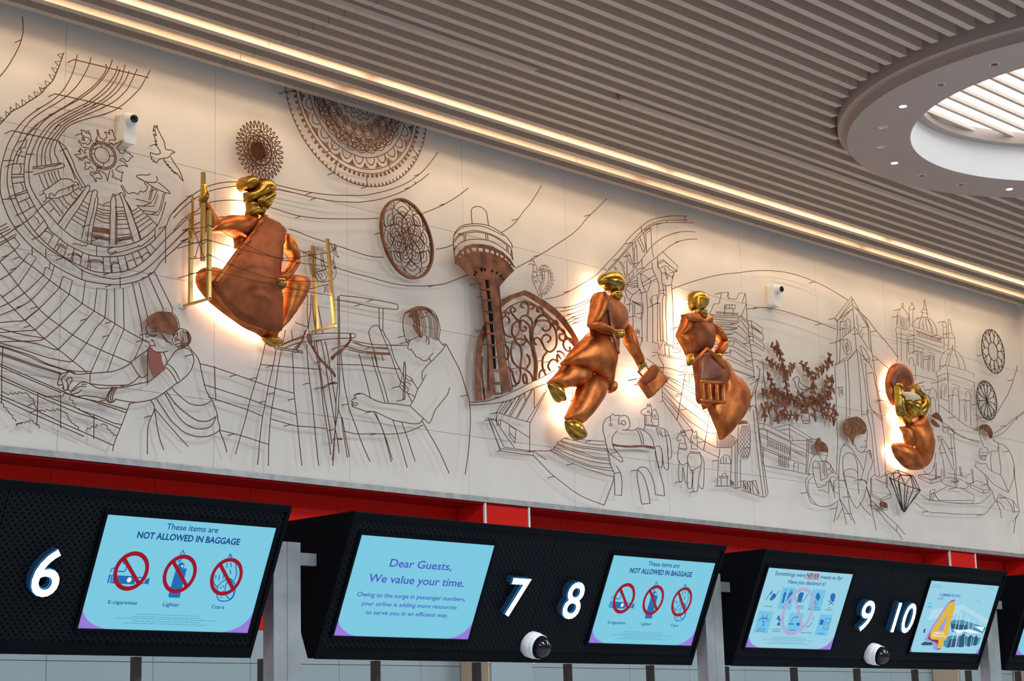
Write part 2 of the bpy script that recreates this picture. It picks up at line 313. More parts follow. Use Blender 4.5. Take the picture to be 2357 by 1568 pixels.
# ------------------------------------------------------------------ wire art; the black shaft_backing strip paints the shade in the tower shaft's holes
WIRES = '''@wire_curve|short single curved wire beside the toothed wire at the far left top|wire art||0.07
+strand|wire|4.2
s 6218 6202 6225 6148 6226 6093 6212 6033 6190 5972 6156 5903 6117 5832 6071 5766
@toothed_wire|curved wire edged with a row of little open triangles|wire art||0.07
+strand|wire|4.2
s 6532 6042 6518 6005 6500 5945 6480 5894 6454 5832 6409 5779 6379 5736 6337 5695 6284 5652 6237 5611 6196 5582 6155 5551 6121 5505 6081 5453
+tooth|wire|4
c 6483 6015 6528 6032 6516 5993
c 6465 5961 6509 5976 6496 5938
c 6443 5916 6486 5918 6471 5884
c 6423 5864 6465 5868 6452 5832
c 6395 5815 6432 5814 6409 5779
c 6354 5763 6394 5760 6370 5733
c 6315 5723 6352 5724 6328 5693
c 6280 5690 6314 5679 6284 5655
c 6229 5650 6269 5638 6237 5611
c 6189 5618 6222 5599 6193 5581
c 6148 5582 6184 5571 6155 5548
c 6117 5547 6150 5533 6121 5516
c 6086 5502 6109 5494 6081 5469
@wire_amphitheatre|huge copper wire drawing of a curved tiered building with arcades and radiating pillars|wire art||0.07
+flowing_strands|wire|4.2
s 6633 6052 6625 6010 6610 5949 6587 5887 6551 5816 6508 5755 6460 5705 6400 5654 6340 5605 6281 5552 6234 5498 6194 5442 6160 5380 6138 5331 6117 5262 6101 5194 6095 5128 6094 5075 6098 5022 6111 4977 6134 4922 6165 4864 6211 4807 6256 4766 6332 4710 6433 4657 6495 4619 6618 4580 6727 4557 6869 4558 6990 4573 7120 4615 7218 4670 7264 4711 7330 4798 7424 4883 7491 4946 7553 4989
s 6737 6061 6729 6019 6705 5962 6675 5903 6632 5836 6571 5765 6497 5697 6425 5641 6359 5587 6306 5536 6265 5483 6237 5435 6208 5368 6175 5296 6154 5221 6144 5160 6143 5101 6150 5054 6166 5003 6185 4970 6223 4902 6269 4848 6321 4799 6388 4752 6486 4704 6585 4672 6648 4645 6717 4618 6805 4605 6900 4601 6964 4608 7067 4640 7158 4685 7224 4735 7289 4797 7346 4858 7423 4934 7491 5004 7552 5055
s 6855 6045 6859 6017 6841 5972 6803 5917 6746 5852 6671 5783 6591 5713 6499 5641 6414 5572 6349 5518 6302 5466 6278 5433 6244 5360 6216 5316 6194 5267 6178 5205 6174 5145 6181 5092 6195 5041 6214 4991 6251 4929 6301 4863 6338 4823 6399 4775 6473 4729 6548 4693 6616 4667 6710 4644 6785 4629 6868 4633 6963 4650 7060 4683 7144 4733 7223 4803 7288 4871 7355 4945 7456 5043 7531 5124
s 6904 6086 6888 6036 6854 5970 6810 5907 6747 5835 6659 5757 6572 5692 6487 5627 6414 5566 6367 5511 6321 5437 6298 5377 6276 5318 6265 5261 6261 5200 6263 5147 6270 5099 6289 5060 6321 5007 6364 4950 6420 4896 6458 4840 6520 4808 6583 4772 6676 4748 6745 4732 6834 4734 6929 4750 7026 4775 7123 4822 7221 4884 7287 4950 7354 5036 7380 5099 7441 5175 7516 5248 7571 5287
s 6946 6053 6935 6007 6900 5946 6849 5877 6779 5803 6710 5741 6635 5690 6549 5630 6470 5568 6416 5511 6363 5435 6334 5374 6312 5314 6296 5256 6294 5196 6299 5138 6312 5097 6344 5049 6393 4993 6449 4944 6512 4891 6574 4853 6643 4822 6737 4805 6832 4802 6896 4807 6992 4828 7089 4867 7168 4912 7247 4983 7293 5042 7326 5123 7348 5199
s 6966 6039 6951 5994 6920 5934 6869 5864 6799 5796 6736 5741 6655 5683 6574 5625 6501 5569 6446 5518 6393 5436 6365 5375 6351 5312 6353 5241
s 7006 6076 6994 6027 6978 5977 6940 5910 6882 5839 6806 5769 6724 5710 6636 5651 6556 5593 6495 5540 6424 5437 6395 5376 6385 5319 6386 5254
s 7039 6043 7024 6000 6992 5940 6941 5870 6870 5801 6800 5745 6699 5676 6612 5617 6544 5562 6502 5511 6449 5437 6420 5376 6409 5324 6417 5260
s 7103 6072 7077 6013 7032 5921 6987 5864 6935 5811 6877 5766 6788 5708 6687 5645 6594 5585 6539 5533 6473 5437 6450 5382 6445 5332 6459 5277
s 7209 6090 7178 6032 7138 5958 7112 5923 7047 5849 6975 5780 6910 5731 6814 5680 6719 5636 6625 5586 6564 5539 6516 5474 6495 5431 6481 5383 6482 5345 6498 5326 6511 5293
+crossbars|wire|4.5
- 6609 6013 7195 6033
- 6471 5747 6985 5764
- 6165 5432 6498 5440
+shore|wire|4
s 6352 5515 6334 5497 6334 5484 6308 5464 6293 5442 6261 5407 6261 5394 6272 5391 6263 5353 6263 5342 6230 5332 6228 5324 6237 5309 6225 5296 6214 5267 6204 5227
s 6523 5543 6511 5546 6495 5534 6477 5510
s 6498 5440 6526 5427 6561 5406 6574 5387 6613 5329 6645 5263 6710 5179
s 6507 5434 6543 5380 6588 5312 6633 5239 6672 5191 6692 5162
s 6504 5436 6536 5385 6569 5330 6608 5267 6637 5206
s 6320 5226 6435 5264 6508 5291 6539 5294 6554 5283 6533 5265 6448 5231 6325 5176
s 6321 5216 6357 5228 6387 5232 6423 5250 6472 5266 6508 5282 6526 5294
o 6400 5085 6445 5118 6493 5160 6535 5191 6597 5203 6616 5191 6647 5191 6663 5178 6657 5155 6617 5125 6587 5099 6544 5080 6502 5058 6477 5053 6453 5049 6422 5048 6419 5064
s 6447 5053 6446 5072 6464 5084 6483 5068 6507 5103 6549 5128 6586 5146 6629 5177
s 6586 5146 6592 5134 6583 5124
s 6617 5163 6620 5134
s 6426 5043 6417 5025 6402 5014
s 6374 5050 6403 5072
s 7019 5170 7018 5192 6995 5222 6988 5235 6998 5239 7018 5215 7048 5195 7084 5211 7123 5207 7136 5230 7163 5229 7189 5249 7196 5273 7175 5286 7172 5297
s 7214 5369 7205 5355 7148 5344 7112 5333 7112 5322 7142 5311 7189 5303 7249 5312 7269 5322 7275 5341 7265 5359
s 7115 5320 7175 5303 7270 5271 7378 5260 7344 5291 7282 5319
+arcade|wire|4
- 6196 5282 6262 5279
- 6264 5296 6324 5312
- 6214 5277 6204 5227
- 6177 5218 6260 5234
s 6228 5226 6237 5201 6235 5179 6224 5160
- 6177 5148 6256 5167
- 6174 5129 6260 5149
- 6184 5090 6267 5120
s 6234 5108 6253 5085 6256 5062
- 6201 5024 6286 5070
- 6204 5014 6283 5053
- 6220 4974 6308 5026
s 6270 5002 6291 4985 6307 4956
- 6258 4917 6343 4979
- 6109 5223 6180 5240
- 6265 5180 6321 5194
- 6111 4974 6208 5000
s 6105 4726 6162 4768 6213 4809 6266 4851 6324 4905 6367 4956 6406 4996 6462 5045
s 6336 4907 6360 4895 6379 4867
- 6347 4815 6411 4894
- 6378 4783 6440 4856
s 6416 4827 6447 4825 6474 4811
- 6381 4788 6440 4858
- 6443 4745 6486 4823
- 6486 4715 6527 4798
- 6502 4704 6534 4753
s 6516 4750 6521 4761 6552 4761 6574 4743
s 6516 4750 6546 4750 6568 4737
- 6557 4678 6589 4771
- 6610 4668 6639 4755
s 6625 4665 6633 4718 6652 4724 6677 4715 6693 4707
s 6634 4710 6665 4713 6690 4701
- 6682 4648 6701 4738
- 6741 4633 6749 4730
s 6753 4684 6759 4696 6796 4705 6834 4706 6857 4696
s 6756 4682 6790 4693 6835 4695 6857 4691
- 6760 4636 6759 4682
- 6864 4634 6856 4734
- 6922 4643 6907 4743
s 6921 4701 6930 4711 6956 4718 6975 4713
s 6924 4693 6940 4704 6975 4710
- 6928 4644 6921 4693
- 6995 4658 6965 4753
- 7050 4678 7023 4768
s 7043 4730 7059 4744 7098 4758
- 7053 4682 7040 4727
- 7118 4717 7081 4792
- 7170 4754 7126 4823
s 7160 4775 7163 4792 7196 4820 7222 4822
- 7229 4804 7185 4861
- 7269 4850 7221 4884
- 6805 4797 6807 4734
s 6896 4797 6897 4768 6935 4775 6951 4790 6961 4780 7025 4805 7123 4850 7132 4863 7146 4854 7221 4915 7260 4956
- 7260 4988 7261 4922
- 6698 4626 6699 4561
- 6990 4624 6991 4552
- 7346 5029 7347 4775
- 6626 4782 6638 4782 6650 4787 6666 4781 6678 4787 6694 4779 6710 4786 6725 4781 6738 4797
+pillars|wire|4.2
s 6512 4888 6577 4985 6638 5062 6698 5146 6720 5181 6735 5187 6745 5178 6736 5148 6700 5086 6664 5023 6609 4942 6562 4865
s 6515 4897 6607 5029 6686 5133
s 6690 4826 6704 4893 6727 4991 6747 5073 6762 5142 6777 5165 6793 5168 6803 5156 6797 5127 6807 5120 6806 5078 6790 4997 6773 4911 6763 4805
s 6731 4816 6747 4929 6771 5016 6788 5114
s 6902 4824 6906 4958 6902 4996 6907 5070 6904 5103 6915 5150 6924 5168 6937 5165 6945 5133 6949 5078 6947 4993 6947 4831
s 6957 4833 6956 5023 6942 5088
s 7089 4873 7048 4984 7021 5063 6997 5132 6976 5173 6983 5190 6999 5183 7019 5147 7059 5099 7087 5030 7128 4953 7148 4901
s 7016 5152 7066 5072 7114 4973 7142 4902
+tiers|wire|3.8
s 6364 5184 6383 5144 6409 5100
s 6400 5202 6416 5161 6436 5116
s 6430 5213 6443 5178 6465 5147
s 6451 5223 6467 5188 6487 5159
s 6472 5233 6489 5193 6505 5168
s 6503 5245 6510 5213 6523 5188
s 6444 5020 6485 4984 6529 4943
s 6465 5043 6509 4999 6550 4961
s 6514 5058 6546 5023 6580 5002
s 6544 5077 6570 5044 6601 5031
s 6593 5109 6618 5084 6643 5083
s 6621 5125 6636 5112 6659 5102
- 6479 4988 6449 4955
- 6661 5153 6689 5139
- 6690 5078 6745 5058
- 6679 5048 6739 5029
- 6660 5020 6733 5003
- 6645 4995 6727 4975
- 6627 4967 6719 4940
- 6609 4942 6710 4905
s 6808 5079 6846 5075 6907 5081
s 6805 5050 6846 5047 6904 5052
s 6799 5035 6847 5025 6905 5033
s 6796 5015 6841 5013 6902 5013
s 6793 5001 6848 4992 6902 4996
s 6794 4976 6848 4964 6903 4966
- 6952 5084 7001 5093
- 6956 5057 7021 5072
- 6956 5040 7027 5056
- 6956 5023 7031 5037
- 6957 5001 7041 5019
- 6954 4969 7048 4987
- 6955 4939 7055 4960
s 6955 4897 7023 4912 7069 4926
- 7076 5079 7118 5110
- 7080 5057 7145 5106
- 7090 5028 7165 5085
- 7100 4999 7192 5067
- 7114 4973 7219 5055
- 7128 4942 7239 5036
- 7112 5126 7280 5018
- 7229 5280 7204 5183 7217 5183 7239 5276
- 7101 5169 7224 5165 7244 5197 7273 5265
- 7112 5126 7151 5130 7244 5146 7257 5176 7277 5232
- 7152 5099 7272 5110 7292 5137 7324 5253
- 7188 5083 7282 5092 7305 5134 7337 5255
s 6774 4844 6831 4849 6898 4850
s 6956 4860 7024 4878 7082 4896
r 6785 4857 8 7
r 6806 4859 8 7
r 6828 4861 8 7
r 6848 4861 8 7
r 6868 4861 8 7
r 6889 4861 8 7
r 6967 4874 8 7
r 6986 4879 8 7
r 7004 4884 8 7
r 7022 4889 8 7
r 7039 4895 8 7
r 7053 4900 8 7
r 7067 4905 8 7
+plaque|plate|0
F 6779 4920 6843 4925 6903 4926 6901 4892 6837 4889 6774 4886
@wire_wreath|jagged leaf wreath around a beaded ring, below the left security camera|wire art||0.07
+ring|wire|4
r 6838 5416 59 53
- 6828 5486 6831 5468
- 6762 5409 6778 5411
- 6897 5423 6929 5430
- 6850 5364 6852 5344
r 6942 5414 8 8
r 6941 5429 8 8
r 6936 5443 8 8
r 6929 5457 8 8
r 6920 5469 8 8
r 6908 5480 8 8
r 6894 5488 8 8
r 6879 5495 8 8
r 6862 5498 8 8
r 6845 5500 8 8
r 6829 5498 8 8
r 6812 5495 8 8
r 6797 5488 8 8
r 6783 5480 8 8
r 6771 5469 8 8
r 6762 5457 8 8
r 6755 5443 8 8
r 6750 5429 8 8
r 6749 5414 8 8
r 6750 5399 8 8
r 6755 5385 8 8
r 6762 5371 8 8
r 6771 5359 8 8
r 6783 5349 8 8
r 6797 5340 8 8
r 6812 5334 8 8
r 6829 5330 8 8
r 6845 5329 8 8
r 6862 5330 8 8
r 6879 5334 8 8
r 6894 5340 8 8
r 6908 5349 8 8
r 6920 5359 8 8
r 6929 5371 8 8
r 6936 5385 8 8
r 6941 5399 8 8
+leaves|wire|3.8
s 6767 5496 6754 5496 6744 5530 6740 5541 6728 5535 6734 5556 6715 5549 6718 5536 6702 5544 6696 5552 6670 5548 6683 5539 6674 5521 6690 5516 6684 5500 6681 5488 6703 5488 6690 5502 6722 5509 6741 5496 6745 5480 6723 5461 6710 5469 6685 5461 6659 5474 6656 5466 6672 5453 6692 5437 6723 5442 6736 5433
s 6789 5501 6786 5508 6801 5543 6794 5564 6797 5582 6804 5563 6811 5545 6817 5530 6840 5523 6853 5516 6859 5533 6875 5545
s 6872 5547 6865 5568 6852 5574 6881 5578 6888 5568 6897 5576 6887 5593 6913 5602 6913 5588 6923 5587 6923 5570 6933 5555 6940 5542 6914 5534 6895 5532 6889 5511 6915 5511 6921 5498 6934 5513 6960 5524 6979 5542 6992 5548 6989 5536 6967 5511 6951 5485 6967 5477 6974 5461 7007 5463 7007 5480 7016 5490 7023 5478 7043 5470 7053 5475 7060 5463 7078 5458 7054 5438 7050 5426 7028 5410 7014 5422 6995 5426 6969 5409
s 6975 5405 7001 5407 7021 5392 7038 5378 7009 5380 6970 5367 6950 5349 6947 5337 6970 5333 6977 5326 7003 5334 6993 5312 6991 5266 6978 5275 6958 5279 6945 5274 6939 5284 6916 5282 6928 5304 6918 5319 6915 5333
s 6899 5324 6893 5303 6887 5268 6881 5252 6874 5276 6864 5291 6848 5299 6828 5309 6815 5309 6809 5302 6822 5283 6839 5264 6829 5253 6801 5253 6791 5243 6798 5227 6788 5228 6779 5246 6772 5256 6753 5263 6749 5276 6768 5286 6790 5287 6796 5305 6806 5321
s 6771 5306 6751 5319 6733 5301 6711 5293 6704 5300 6713 5316 6707 5334 6726 5341 6742 5339 6744 5362 6725 5369 6718 5384 6706 5376 6712 5369 6694 5360 6681 5346 6668 5357 6649 5361 6630 5371 6640 5379 6668 5385 6674 5394 6655 5404 6658 5408 6670 5405 6667 5424 6683 5416 6693 5404 6712 5400 6702 5420 6720 5430
+studs|plate|0
d 6792 5504 10 8
d 6786 5478 10 8
d 6806 5324 11 10
d 6831 5332 8 7
@wire_bird|outline of a flying bird with spread wings, right of the wreath|wire art||0.07
+outline|wire|4
s 7490 5373 7459 5436 7431 5465 7403 5495 7385 5520
s 7490 5370 7473 5381 7438 5414 7435 5408 7417 5422 7421 5408 7397 5432 7400 5418 7379 5449 7376 5437 7362 5466 7359 5450 7342 5476 7338 5469 7328 5496
s 7328 5496 7294 5486 7267 5454 7257 5461 7240 5455 7247 5468 7226 5469 7233 5485 7223 5488 7219 5514 7246 5511 7280 5515 7300 5531 7279 5561 7255 5579 7272 5577 7258 5597 7248 5604 7268 5600 7248 5633 7244 5652 7265 5639 7250 5683 7241 5663 7240 5678 7250 5712 7260 5691 7270 5716 7277 5689 7305 5648 7330 5613 7340 5569 7354 5563 7381 5566 7402 5564 7419 5558 7392 5545 7382 5531 7362 5509 7328 5499
@wire_net|fan-shaped net of long wires spreading below the curved tiered building|wire art||0.07
+long_strands|wire|4.2
s 6104 4757 6158 4716 6224 4654 6273 4614 6345 4583 6442 4530 6541 4481 6621 4446 6709 4405 6810 4366 6905 4331 7021 4287 7099 4260 7198 4229
s 6110 4576 6158 4531 6230 4459 6291 4405 6339 4370 6394 4323 6461 4280 6541 4241 6646 4191 6752 4152 6878 4118 6974 4096 7080 4072
s 6116 4373 6176 4324 6235 4281 6296 4235 6374 4183 6441 4139 6526 4094 6650 4024 6725 3983 6759 3958
+cross_strands|wire|4
- 6110 4579 6166 4630 6206 4666 6246 4710 6201 4750
- 6113 4464 6176 4508 6227 4559 6273 4611 6310 4668 6364 4645 6321 4574 6242 4450
- 6134 4360 6191 4405 6239 4450
s 6119 4295 6176 4327 6233 4367 6290 4410 6348 4467 6406 4530 6418 4542 6423 4570 6435 4598
- 6435 4598 6486 4580 6467 4523
s 6120 4243 6223 4295 6281 4330 6333 4369 6397 4437 6467 4523
s 6122 4197 6208 4217 6284 4233 6336 4275 6388 4319
s 6296 4235 6394 4325 6470 4406 6535 4480 6540 4497 6563 4560
- 6563 4560 6631 4542 6609 4454
- 6365 4181 6467 4281 6544 4364 6609 4449
s 6124 4135 6239 4159 6365 4183
- 6441 4142 6547 4242 6630 4329 6709 4405 6727 4554
- 6539 4084 6646 4197 6748 4313 6797 4369 6816 4522 6892 4526 6880 4338
- 6647 4024 6752 4163 6812 4258 6880 4335
- 6778 3963 6862 4141 6914 4228 6957 4305 6949 4546 7017 4554 7028 4288
- 6906 3989 6969 4155 7028 4283
- 7112 4097 7153 4180 7178 4232 7157 4356 7091 4593 7140 4609 7215 4381
- 7091 4593 7081 4600 7126 4615
- 7215 4666 7334 4466 7328 4442
- 7261 4702 7411 4474 7405 4442
- 6332 4707 6334 4662
- 6431 4716 6433 4652
- 6464 4633 6459 4594
- 6495 4616 6486 4580
- 6103 4796 6148 4829
- 6104 4754 6176 4799
- 6103 4773 6161 4810
- 6106 4699 6218 4772
- 6106 4683 6212 4755
s 6123 4160 6275 4145 6429 4143
s 6124 4119 6241 4104 6382 4100 6478 4085 6539 4082
s 6126 4078 6241 4096 6358 4115 6405 4126 6432 4138
s 6126 4071 6196 4062 6301 4048 6420 4029 6510 4020 6601 4017 6644 4021
s 6126 4055 6243 4037 6349 4020 6439 3990 6511 3975 6603 3963 6688 3964 6778 3975
s 6127 4048 6302 4019 6433 3984 6542 3966 6664 3952
@wire_loom|slanting loom beams with stepped zigzag threads under the weaving woman's hands|wire art||0.07
+beams|wire|4.2
- 6128 4011 6362 3969 6567 3937
- 6128 4001 6363 3959 6561 3931
- 6130 3940 6306 3895 6582 3823
- 6131 3927 6306 3879 6570 3814
- 6132 3868 6367 3801 6511 3768 6669 3733 6837 3677
- 6133 3848 6308 3802 6463 3757 6694 3699
- 6136 3751 6394 3682 6569 3628 6703 3592 6965 3519
- 6137 3731 6371 3659 6551 3610 6741 3556
- 6582 3823 6667 3801 6853 3788 7063 3760
- 6594 3814 6791 3789 7054 3740
- 6700 3720 6824 3699 6963 3663 7023 3659
- 6694 3699 6856 3673 7008 3633
- 6147 4048 6143 3895 6149 3699
- 6400 3791 6401 3657 6397 3594
- 6564 3800 6569 3589
- 6812 3700 6814 3547
- 7084 3805 7057 3743 7020 3653 6983 3574 6962 3519 6957 3484
+threads|wire|3.8
- 6147 3773 6194 3757 6205 3772 6222 3763 6236 3775 6260 3770 6265 3786 6280 3780 6303 3778 6309 3786 6333 3776 6339 3761 6369 3752 6369 3736 6378 3724 6376 3714 6391 3702 6388 3694 6424 3680 6423 3690 6456 3683 6462 3697 6498 3688 6501 3701 6528 3694 6536 3710 6567 3703 6615 3687 6610 3674 6625 3665 6622 3649 6641 3643 6644 3633 6665 3627 6672 3620 6699 3610 6697 3594
- 6400 3791 6463 3773 6480 3782 6510 3779 6516 3787 6546 3787 6558 3794 6579 3791 6588 3816
- 6637 3806 6625 3781 6656 3773 6650 3757 6672 3749 6669 3730 6703 3726 6703 3718
- 6138 3708 6161 3697 6164 3677 6185 3675 6182 3664 6203 3653 6200 3646 6226 3633 6224 3620 6250 3607 6248 3597
- 6260 3570 6257 3580 6277 3592 6283 3585 6300 3600 6314 3596 6326 3610 6338 3604 6349 3620 6369 3617 6373 3605 6394 3599 6400 3587
- 6396 3599 6414 3593 6412 3573
- 6755 3589 6764 3611 6783 3607 6792 3622 6807 3626 6826 3620 6831 3639 6844 3635
- 6866 3637 6875 3649 6900 3646 6916 3634 6910 3623 6938 3612 6939 3602 6964 3594 6961 3583 6983 3588
@wire_weaver|wire outline of a woman with a hair bun reaching out to the loom|wire art||0.07
+hair|plate|0
f 7202 4374 7228 4400 7261 4424 7307 4442 7361 4447 7402 4439 7436 4413 7450 4376 7457 4337 7437 4329 7416 4309 7410 4297 7363 4302 7296 4304 7249 4319 7216 4342
+hair_strands|wire|3.5
s 7361 4447 7415 4444 7449 4415 7467 4372 7464 4335
s 7374 4444 7422 4428 7449 4387 7457 4343
o 7463 4344 7497 4351 7532 4342 7556 4317 7563 4284 7546 4254 7519 4233 7485 4226 7444 4229 7421 4242 7410 4263 7423 4288 7430 4311
s 7470 4328 7484 4290 7478 4233
s 7491 4342 7508 4305 7492 4230
s 7501 4343 7522 4301 7502 4231
s 7518 4340 7535 4297 7512 4235
s 7431 4255 7457 4270 7478 4261
s 7438 4239 7471 4249 7481 4245
s 7532 4331 7549 4299 7529 4243
s 7481 4335 7497 4298 7485 4229
s 7430 4266 7451 4277 7471 4277
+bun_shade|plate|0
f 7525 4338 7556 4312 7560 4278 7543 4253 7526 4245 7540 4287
+face|wire|3.8
s 7417 4287 7420 4315 7437 4329 7450 4319 7450 4291 7430 4277
s 7427 4294 7430 4311 7440 4315 7444 4302
s 7206 4341 7200 4307 7207 4286 7197 4262 7211 4253 7220 4271 7207 4286
s 7224 4277 7243 4271 7280 4279 7263 4266 7230 4267
s 7240 4293 7263 4303 7286 4302
s 7316 4295 7343 4271 7370 4252 7411 4230
s 7330 4275 7363 4246 7394 4247
s 7201 4238 7195 4229 7208 4223 7224 4222 7228 4195 7231 4201 7271 4209
- 7254 4245 7264 4222 7278 4199
s 7237 4240 7250 4242 7244 4230
+scarf|cloth|0
f 7212 4171 7231 4195 7251 4181 7265 4167 7311 4167 7325 4113 7342 4066 7319 4046 7300 4027 7267 3996 7240 4031 7220 4094
+body|wire|4.2
s 7077 4071 7115 4100 7154 4130 7199 4161 7225 4189
s 7251 4170 7278 4166 7331 4171 7371 4183
s 7334 4170 7355 4140 7365 4102 7346 4077 7342 4066
- 7209 4165 7212 3940
s 7365 4102 7398 4145 7431 4189 7472 4213 7519 4223 7560 4206 7581 4169 7581 4129 7561 4082 7528 4039 7461 3986 7447 3984 7420 4020 7386 4055 7356 4073
s 7342 4071 7365 4096 7406 4079 7440 4045 7467 4003
s 7359 4071 7300 4022 7267 3996 7222 3963 7137 3936 7060 3911 6984 3891
s 7461 4229 7458 4203
s 7236 3844 7270 3790 7226 3690 7217 3619 7219 3486
s 7270 3790 7291 3681 7312 3601 7346 3525
s 7270 3790 7370 3705 7431 3655
s 7279 3860 7343 3790 7403 3725 7431 3707
s 7344 3906 7402 3829 7430 3788
s 7361 3913 7415 3859 7429 3842
s 7401 3948 7428 3924
s 7428 3923 7485 3886 7556 3853 7627 3850 7677 3861 7728 3890
s 7429 3842 7486 3805 7542 3776 7599 3750 7649 3744 7700 3752 7743 3771 7775 3795
s 7430 3787 7500 3726 7571 3698 7628 3692 7686 3701 7736 3727 7772 3783
s 7431 3704 7501 3662 7572 3643 7643 3640 7715 3654 7765 3677 7801 3698
s 7431 3655 7473 3619 7544 3566
s 7534 4243 7567 4212 7610 4176 7632 4138 7647 4081 7676 3984 7698 3940 7735 3897 7764 3847 7783 3796 7787 3761 7801 3727 7801 3698
s 7801 3695 7838 3626 7864 3558
+beads|plate|0
d 7436 3841 6 5
d 7457 3824 6 5
d 7480 3809 6 5
d 7503 3795 6 5
d 7526 3784 6 5
d 7549 3772 6 5
d 7573 3762 6 5
d 7596 3753 6 5
d 7619 3748 6 5
d 7641 3745 6 5
d 7666 3746 6 5
d 7691 3750 6 5
d 7716 3758 6 5
d 7738 3769 7 5
d 7757 3782 7 5
+arms|wire|4.2
s 6759 3958 6787 3963 6881 3981 6944 3994 7020 4028 7077 4063
s 7080 4068 7103 4036 7143 3992 7169 3981 7188 3989 7205 4005
s 7146 3987 7105 3949 7060 3922 6990 3909 6882 3896 6770 3893
- 6769 3957 6770 3898
s 6756 3958 6695 3945 6658 3943 6615 3951 6585 3942 6549 3922 6541 3892 6532 3862 6545 3858 6563 3863
s 6609 3948 6579 3918 6559 3897 6568 3874 6572 3864 6582 3823
s 6572 3864 6575 3841 6563 3842
s 6637 3909 6628 3918 6604 3905 6595 3890 6605 3878 6606 3831
s 6637 3909 6635 3893 6617 3869 6609 3837
s 6582 3826 6606 3836 6630 3829
s 6630 3818 6636 3832 6666 3864 6714 3899 6764 3895 6808 3878 6852 3873 6914 3883 6971 3892
s 6642 3830 6690 3865 6743 3871
- 6745 3887 6709 3883
s 6709 3846 6685 3827 6649 3815
s 6630 3818 6661 3800 6686 3803 6729 3813 6772 3813 6828 3814 6865 3810 6897 3811
s 6960 3816 7011 3813 7081 3811 7139 3817 7204 3832 7276 3859 7354 3910 7447 3981
+bangle|wire|5
s 6939 3889 6909 3850 6894 3811 6910 3791 6935 3791 6960 3808 6963 3819
s 6949 3890 6915 3845 6909 3807 6916 3792
s 6962 3891 6928 3841 6929 3793
s 6974 3890 6947 3849 6941 3811 6947 3801
@wind_lines|set of long wavy wires sweeping behind the seated copper woman|wire art||0.06
+strand|wire|4
s 7422 5143 7471 5199 7520 5245 7576 5293 7645 5343 7689 5371 7766 5407 7863 5441 7997 5471
s 7422 5104 7483 5170 7545 5229 7607 5278 7642 5303 7699 5338 7772 5371 7863 5403 7997 5445
s 7423 5016 7460 5062 7503 5111 7558 5153 7608 5183 7652 5226 7725 5269 7799 5294 7896 5319 7994 5334 8063 5340
s 7424 4931 7455 4967 7497 5009 7540 5050 7590 5083 7647 5117 7697 5140 7786 5175 7857 5192
s 7425 4880 7473 4929 7516 4968 7557 4992 7594 5024 7647 5054 7710 5079
s 8299 5478 8468 5484 8608 5484 8750 5489 8894 5500 9071 5530 9145 5548 9289 5592 9420 5645 9513 5690 9608 5744 9680 5794 9753 5844 9826 5904
s 8254 5335 8329 5331 8412 5324 8536 5323 8677 5335 8820 5357 9069 5402 9181 5424 9294 5450
s 8425 5209 8536 5198 8641 5184 8772 5174 8890 5164 8979 5157 9065 5149 9154 5142 9243 5144 9334 5156
s 8493 5073 8570 5061 8640 5048 8870 5001 8977 4991 9063 4985 9188 4982 9323 4974 9452 4971 9583 4979 9724 4999 9859 5026 9980 5058 10103 5111 10229 5168
s 8289 5510 8463 5512 8604 5517 8746 5528 8876 5546 9037 5575 9187 5609 9416 5695 9573 5773 9676 5841 9774 5921 9856 6010 9928 6098
- 9672 5811 9687 5790
@wire_curve|slim wire rising to the upper right from the round lotus plaque|wire art||0.07
+strand|wire|4
s 9737 5566 9831 5611 9964 5678 10079 5749 10158 5803 10217 5846 10247 5870
@wire_curve|short wire joining the round lotus plaque to the tower|wire art||0.07
+strand|wire|4
s 9878 5310 9982 5342 10063 5380
@wire_curve|bent wire leaving the tower roof towards the ceiling|wire art||0.07
+strand|wire|4
s 10611 5573 10693 5623 10766 5676 10830 5742 10884 5803 10960 5876 11026 5955 11110 6064
@wire_curve|long wire sweeping up from the tower past the small peacock|wire art||0.07
+strand|wire|4
s 10766 5307 10939 5400 11099 5489 11262 5587 11428 5689 11541 5770 11634 5858 11716 5930 11816 6010 11935 6113
@loom_strings|thin strings stretched between brass rods in front of the seated copper woman|string||0.305
+string|wire|3
s 7349 4964 7489 4998 7517 5018 7570 5015 7670 4987 7797 4952 7926 4922 8044 4901 8156 4888 8324 4895 8578 4911
s 7325 4869 7484 4889 7505 4919 7539 4917 7671 4909 7798 4903 7991 4897 8123 4898 8189 4907 8324 4940 8461 4980 8569 5009
s 7363 4762 7485 4792 7515 4818 7540 4817 7608 4801 7734 4776 7862 4760 8057 4744 8175 4749 8323 4765 8591 4808
s 7364 4662 7473 4690 7510 4714 7541 4716 7640 4712 7766 4710 7926 4704 8076 4707 8189 4704 8323 4702 8425 4701 8597 4707
- 7400 4974 7422 4927 7447 4875 7491 4786
- 7471 4935 7441 4864 7417 4784
r 7414 4780 9 8
r 7488 4783 9 8
@wire_peacock|bigger wire peacock with looped feathers behind the right brass rods|wire art||0.07
+outline|wire|3
s 8801 5093 8816 5115 8845 5123 8863 5115 8866 5096 8887 5075 8855 5086
s 8855 5097 8837 5072 8837 5033 8854 4997 8857 4953 8835 4910 8806 4879
s 8801 5093 8808 5061 8801 5027
s 8827 5120 8813 5146 8820 5152 8834 5124
s 8841 5125 8842 5167 8849 5160 8845 5126
s 8848 5127 8863 5157 8856 5131
r 8840 5107 13 10
s 8652 5079 8681 5100 8716 5098 8730 5070 8737 5021 8757 4964 8785 4924 8785 4891 8742 4869 8707 4867 8679 4879 8651 4930 8645 5000 8652 5079
s 8666 5076 8695 5092 8712 5067 8715 5018 8729 4959 8764 4915 8757 4892 8714 4885 8672 4933 8662 5003 8666 5076
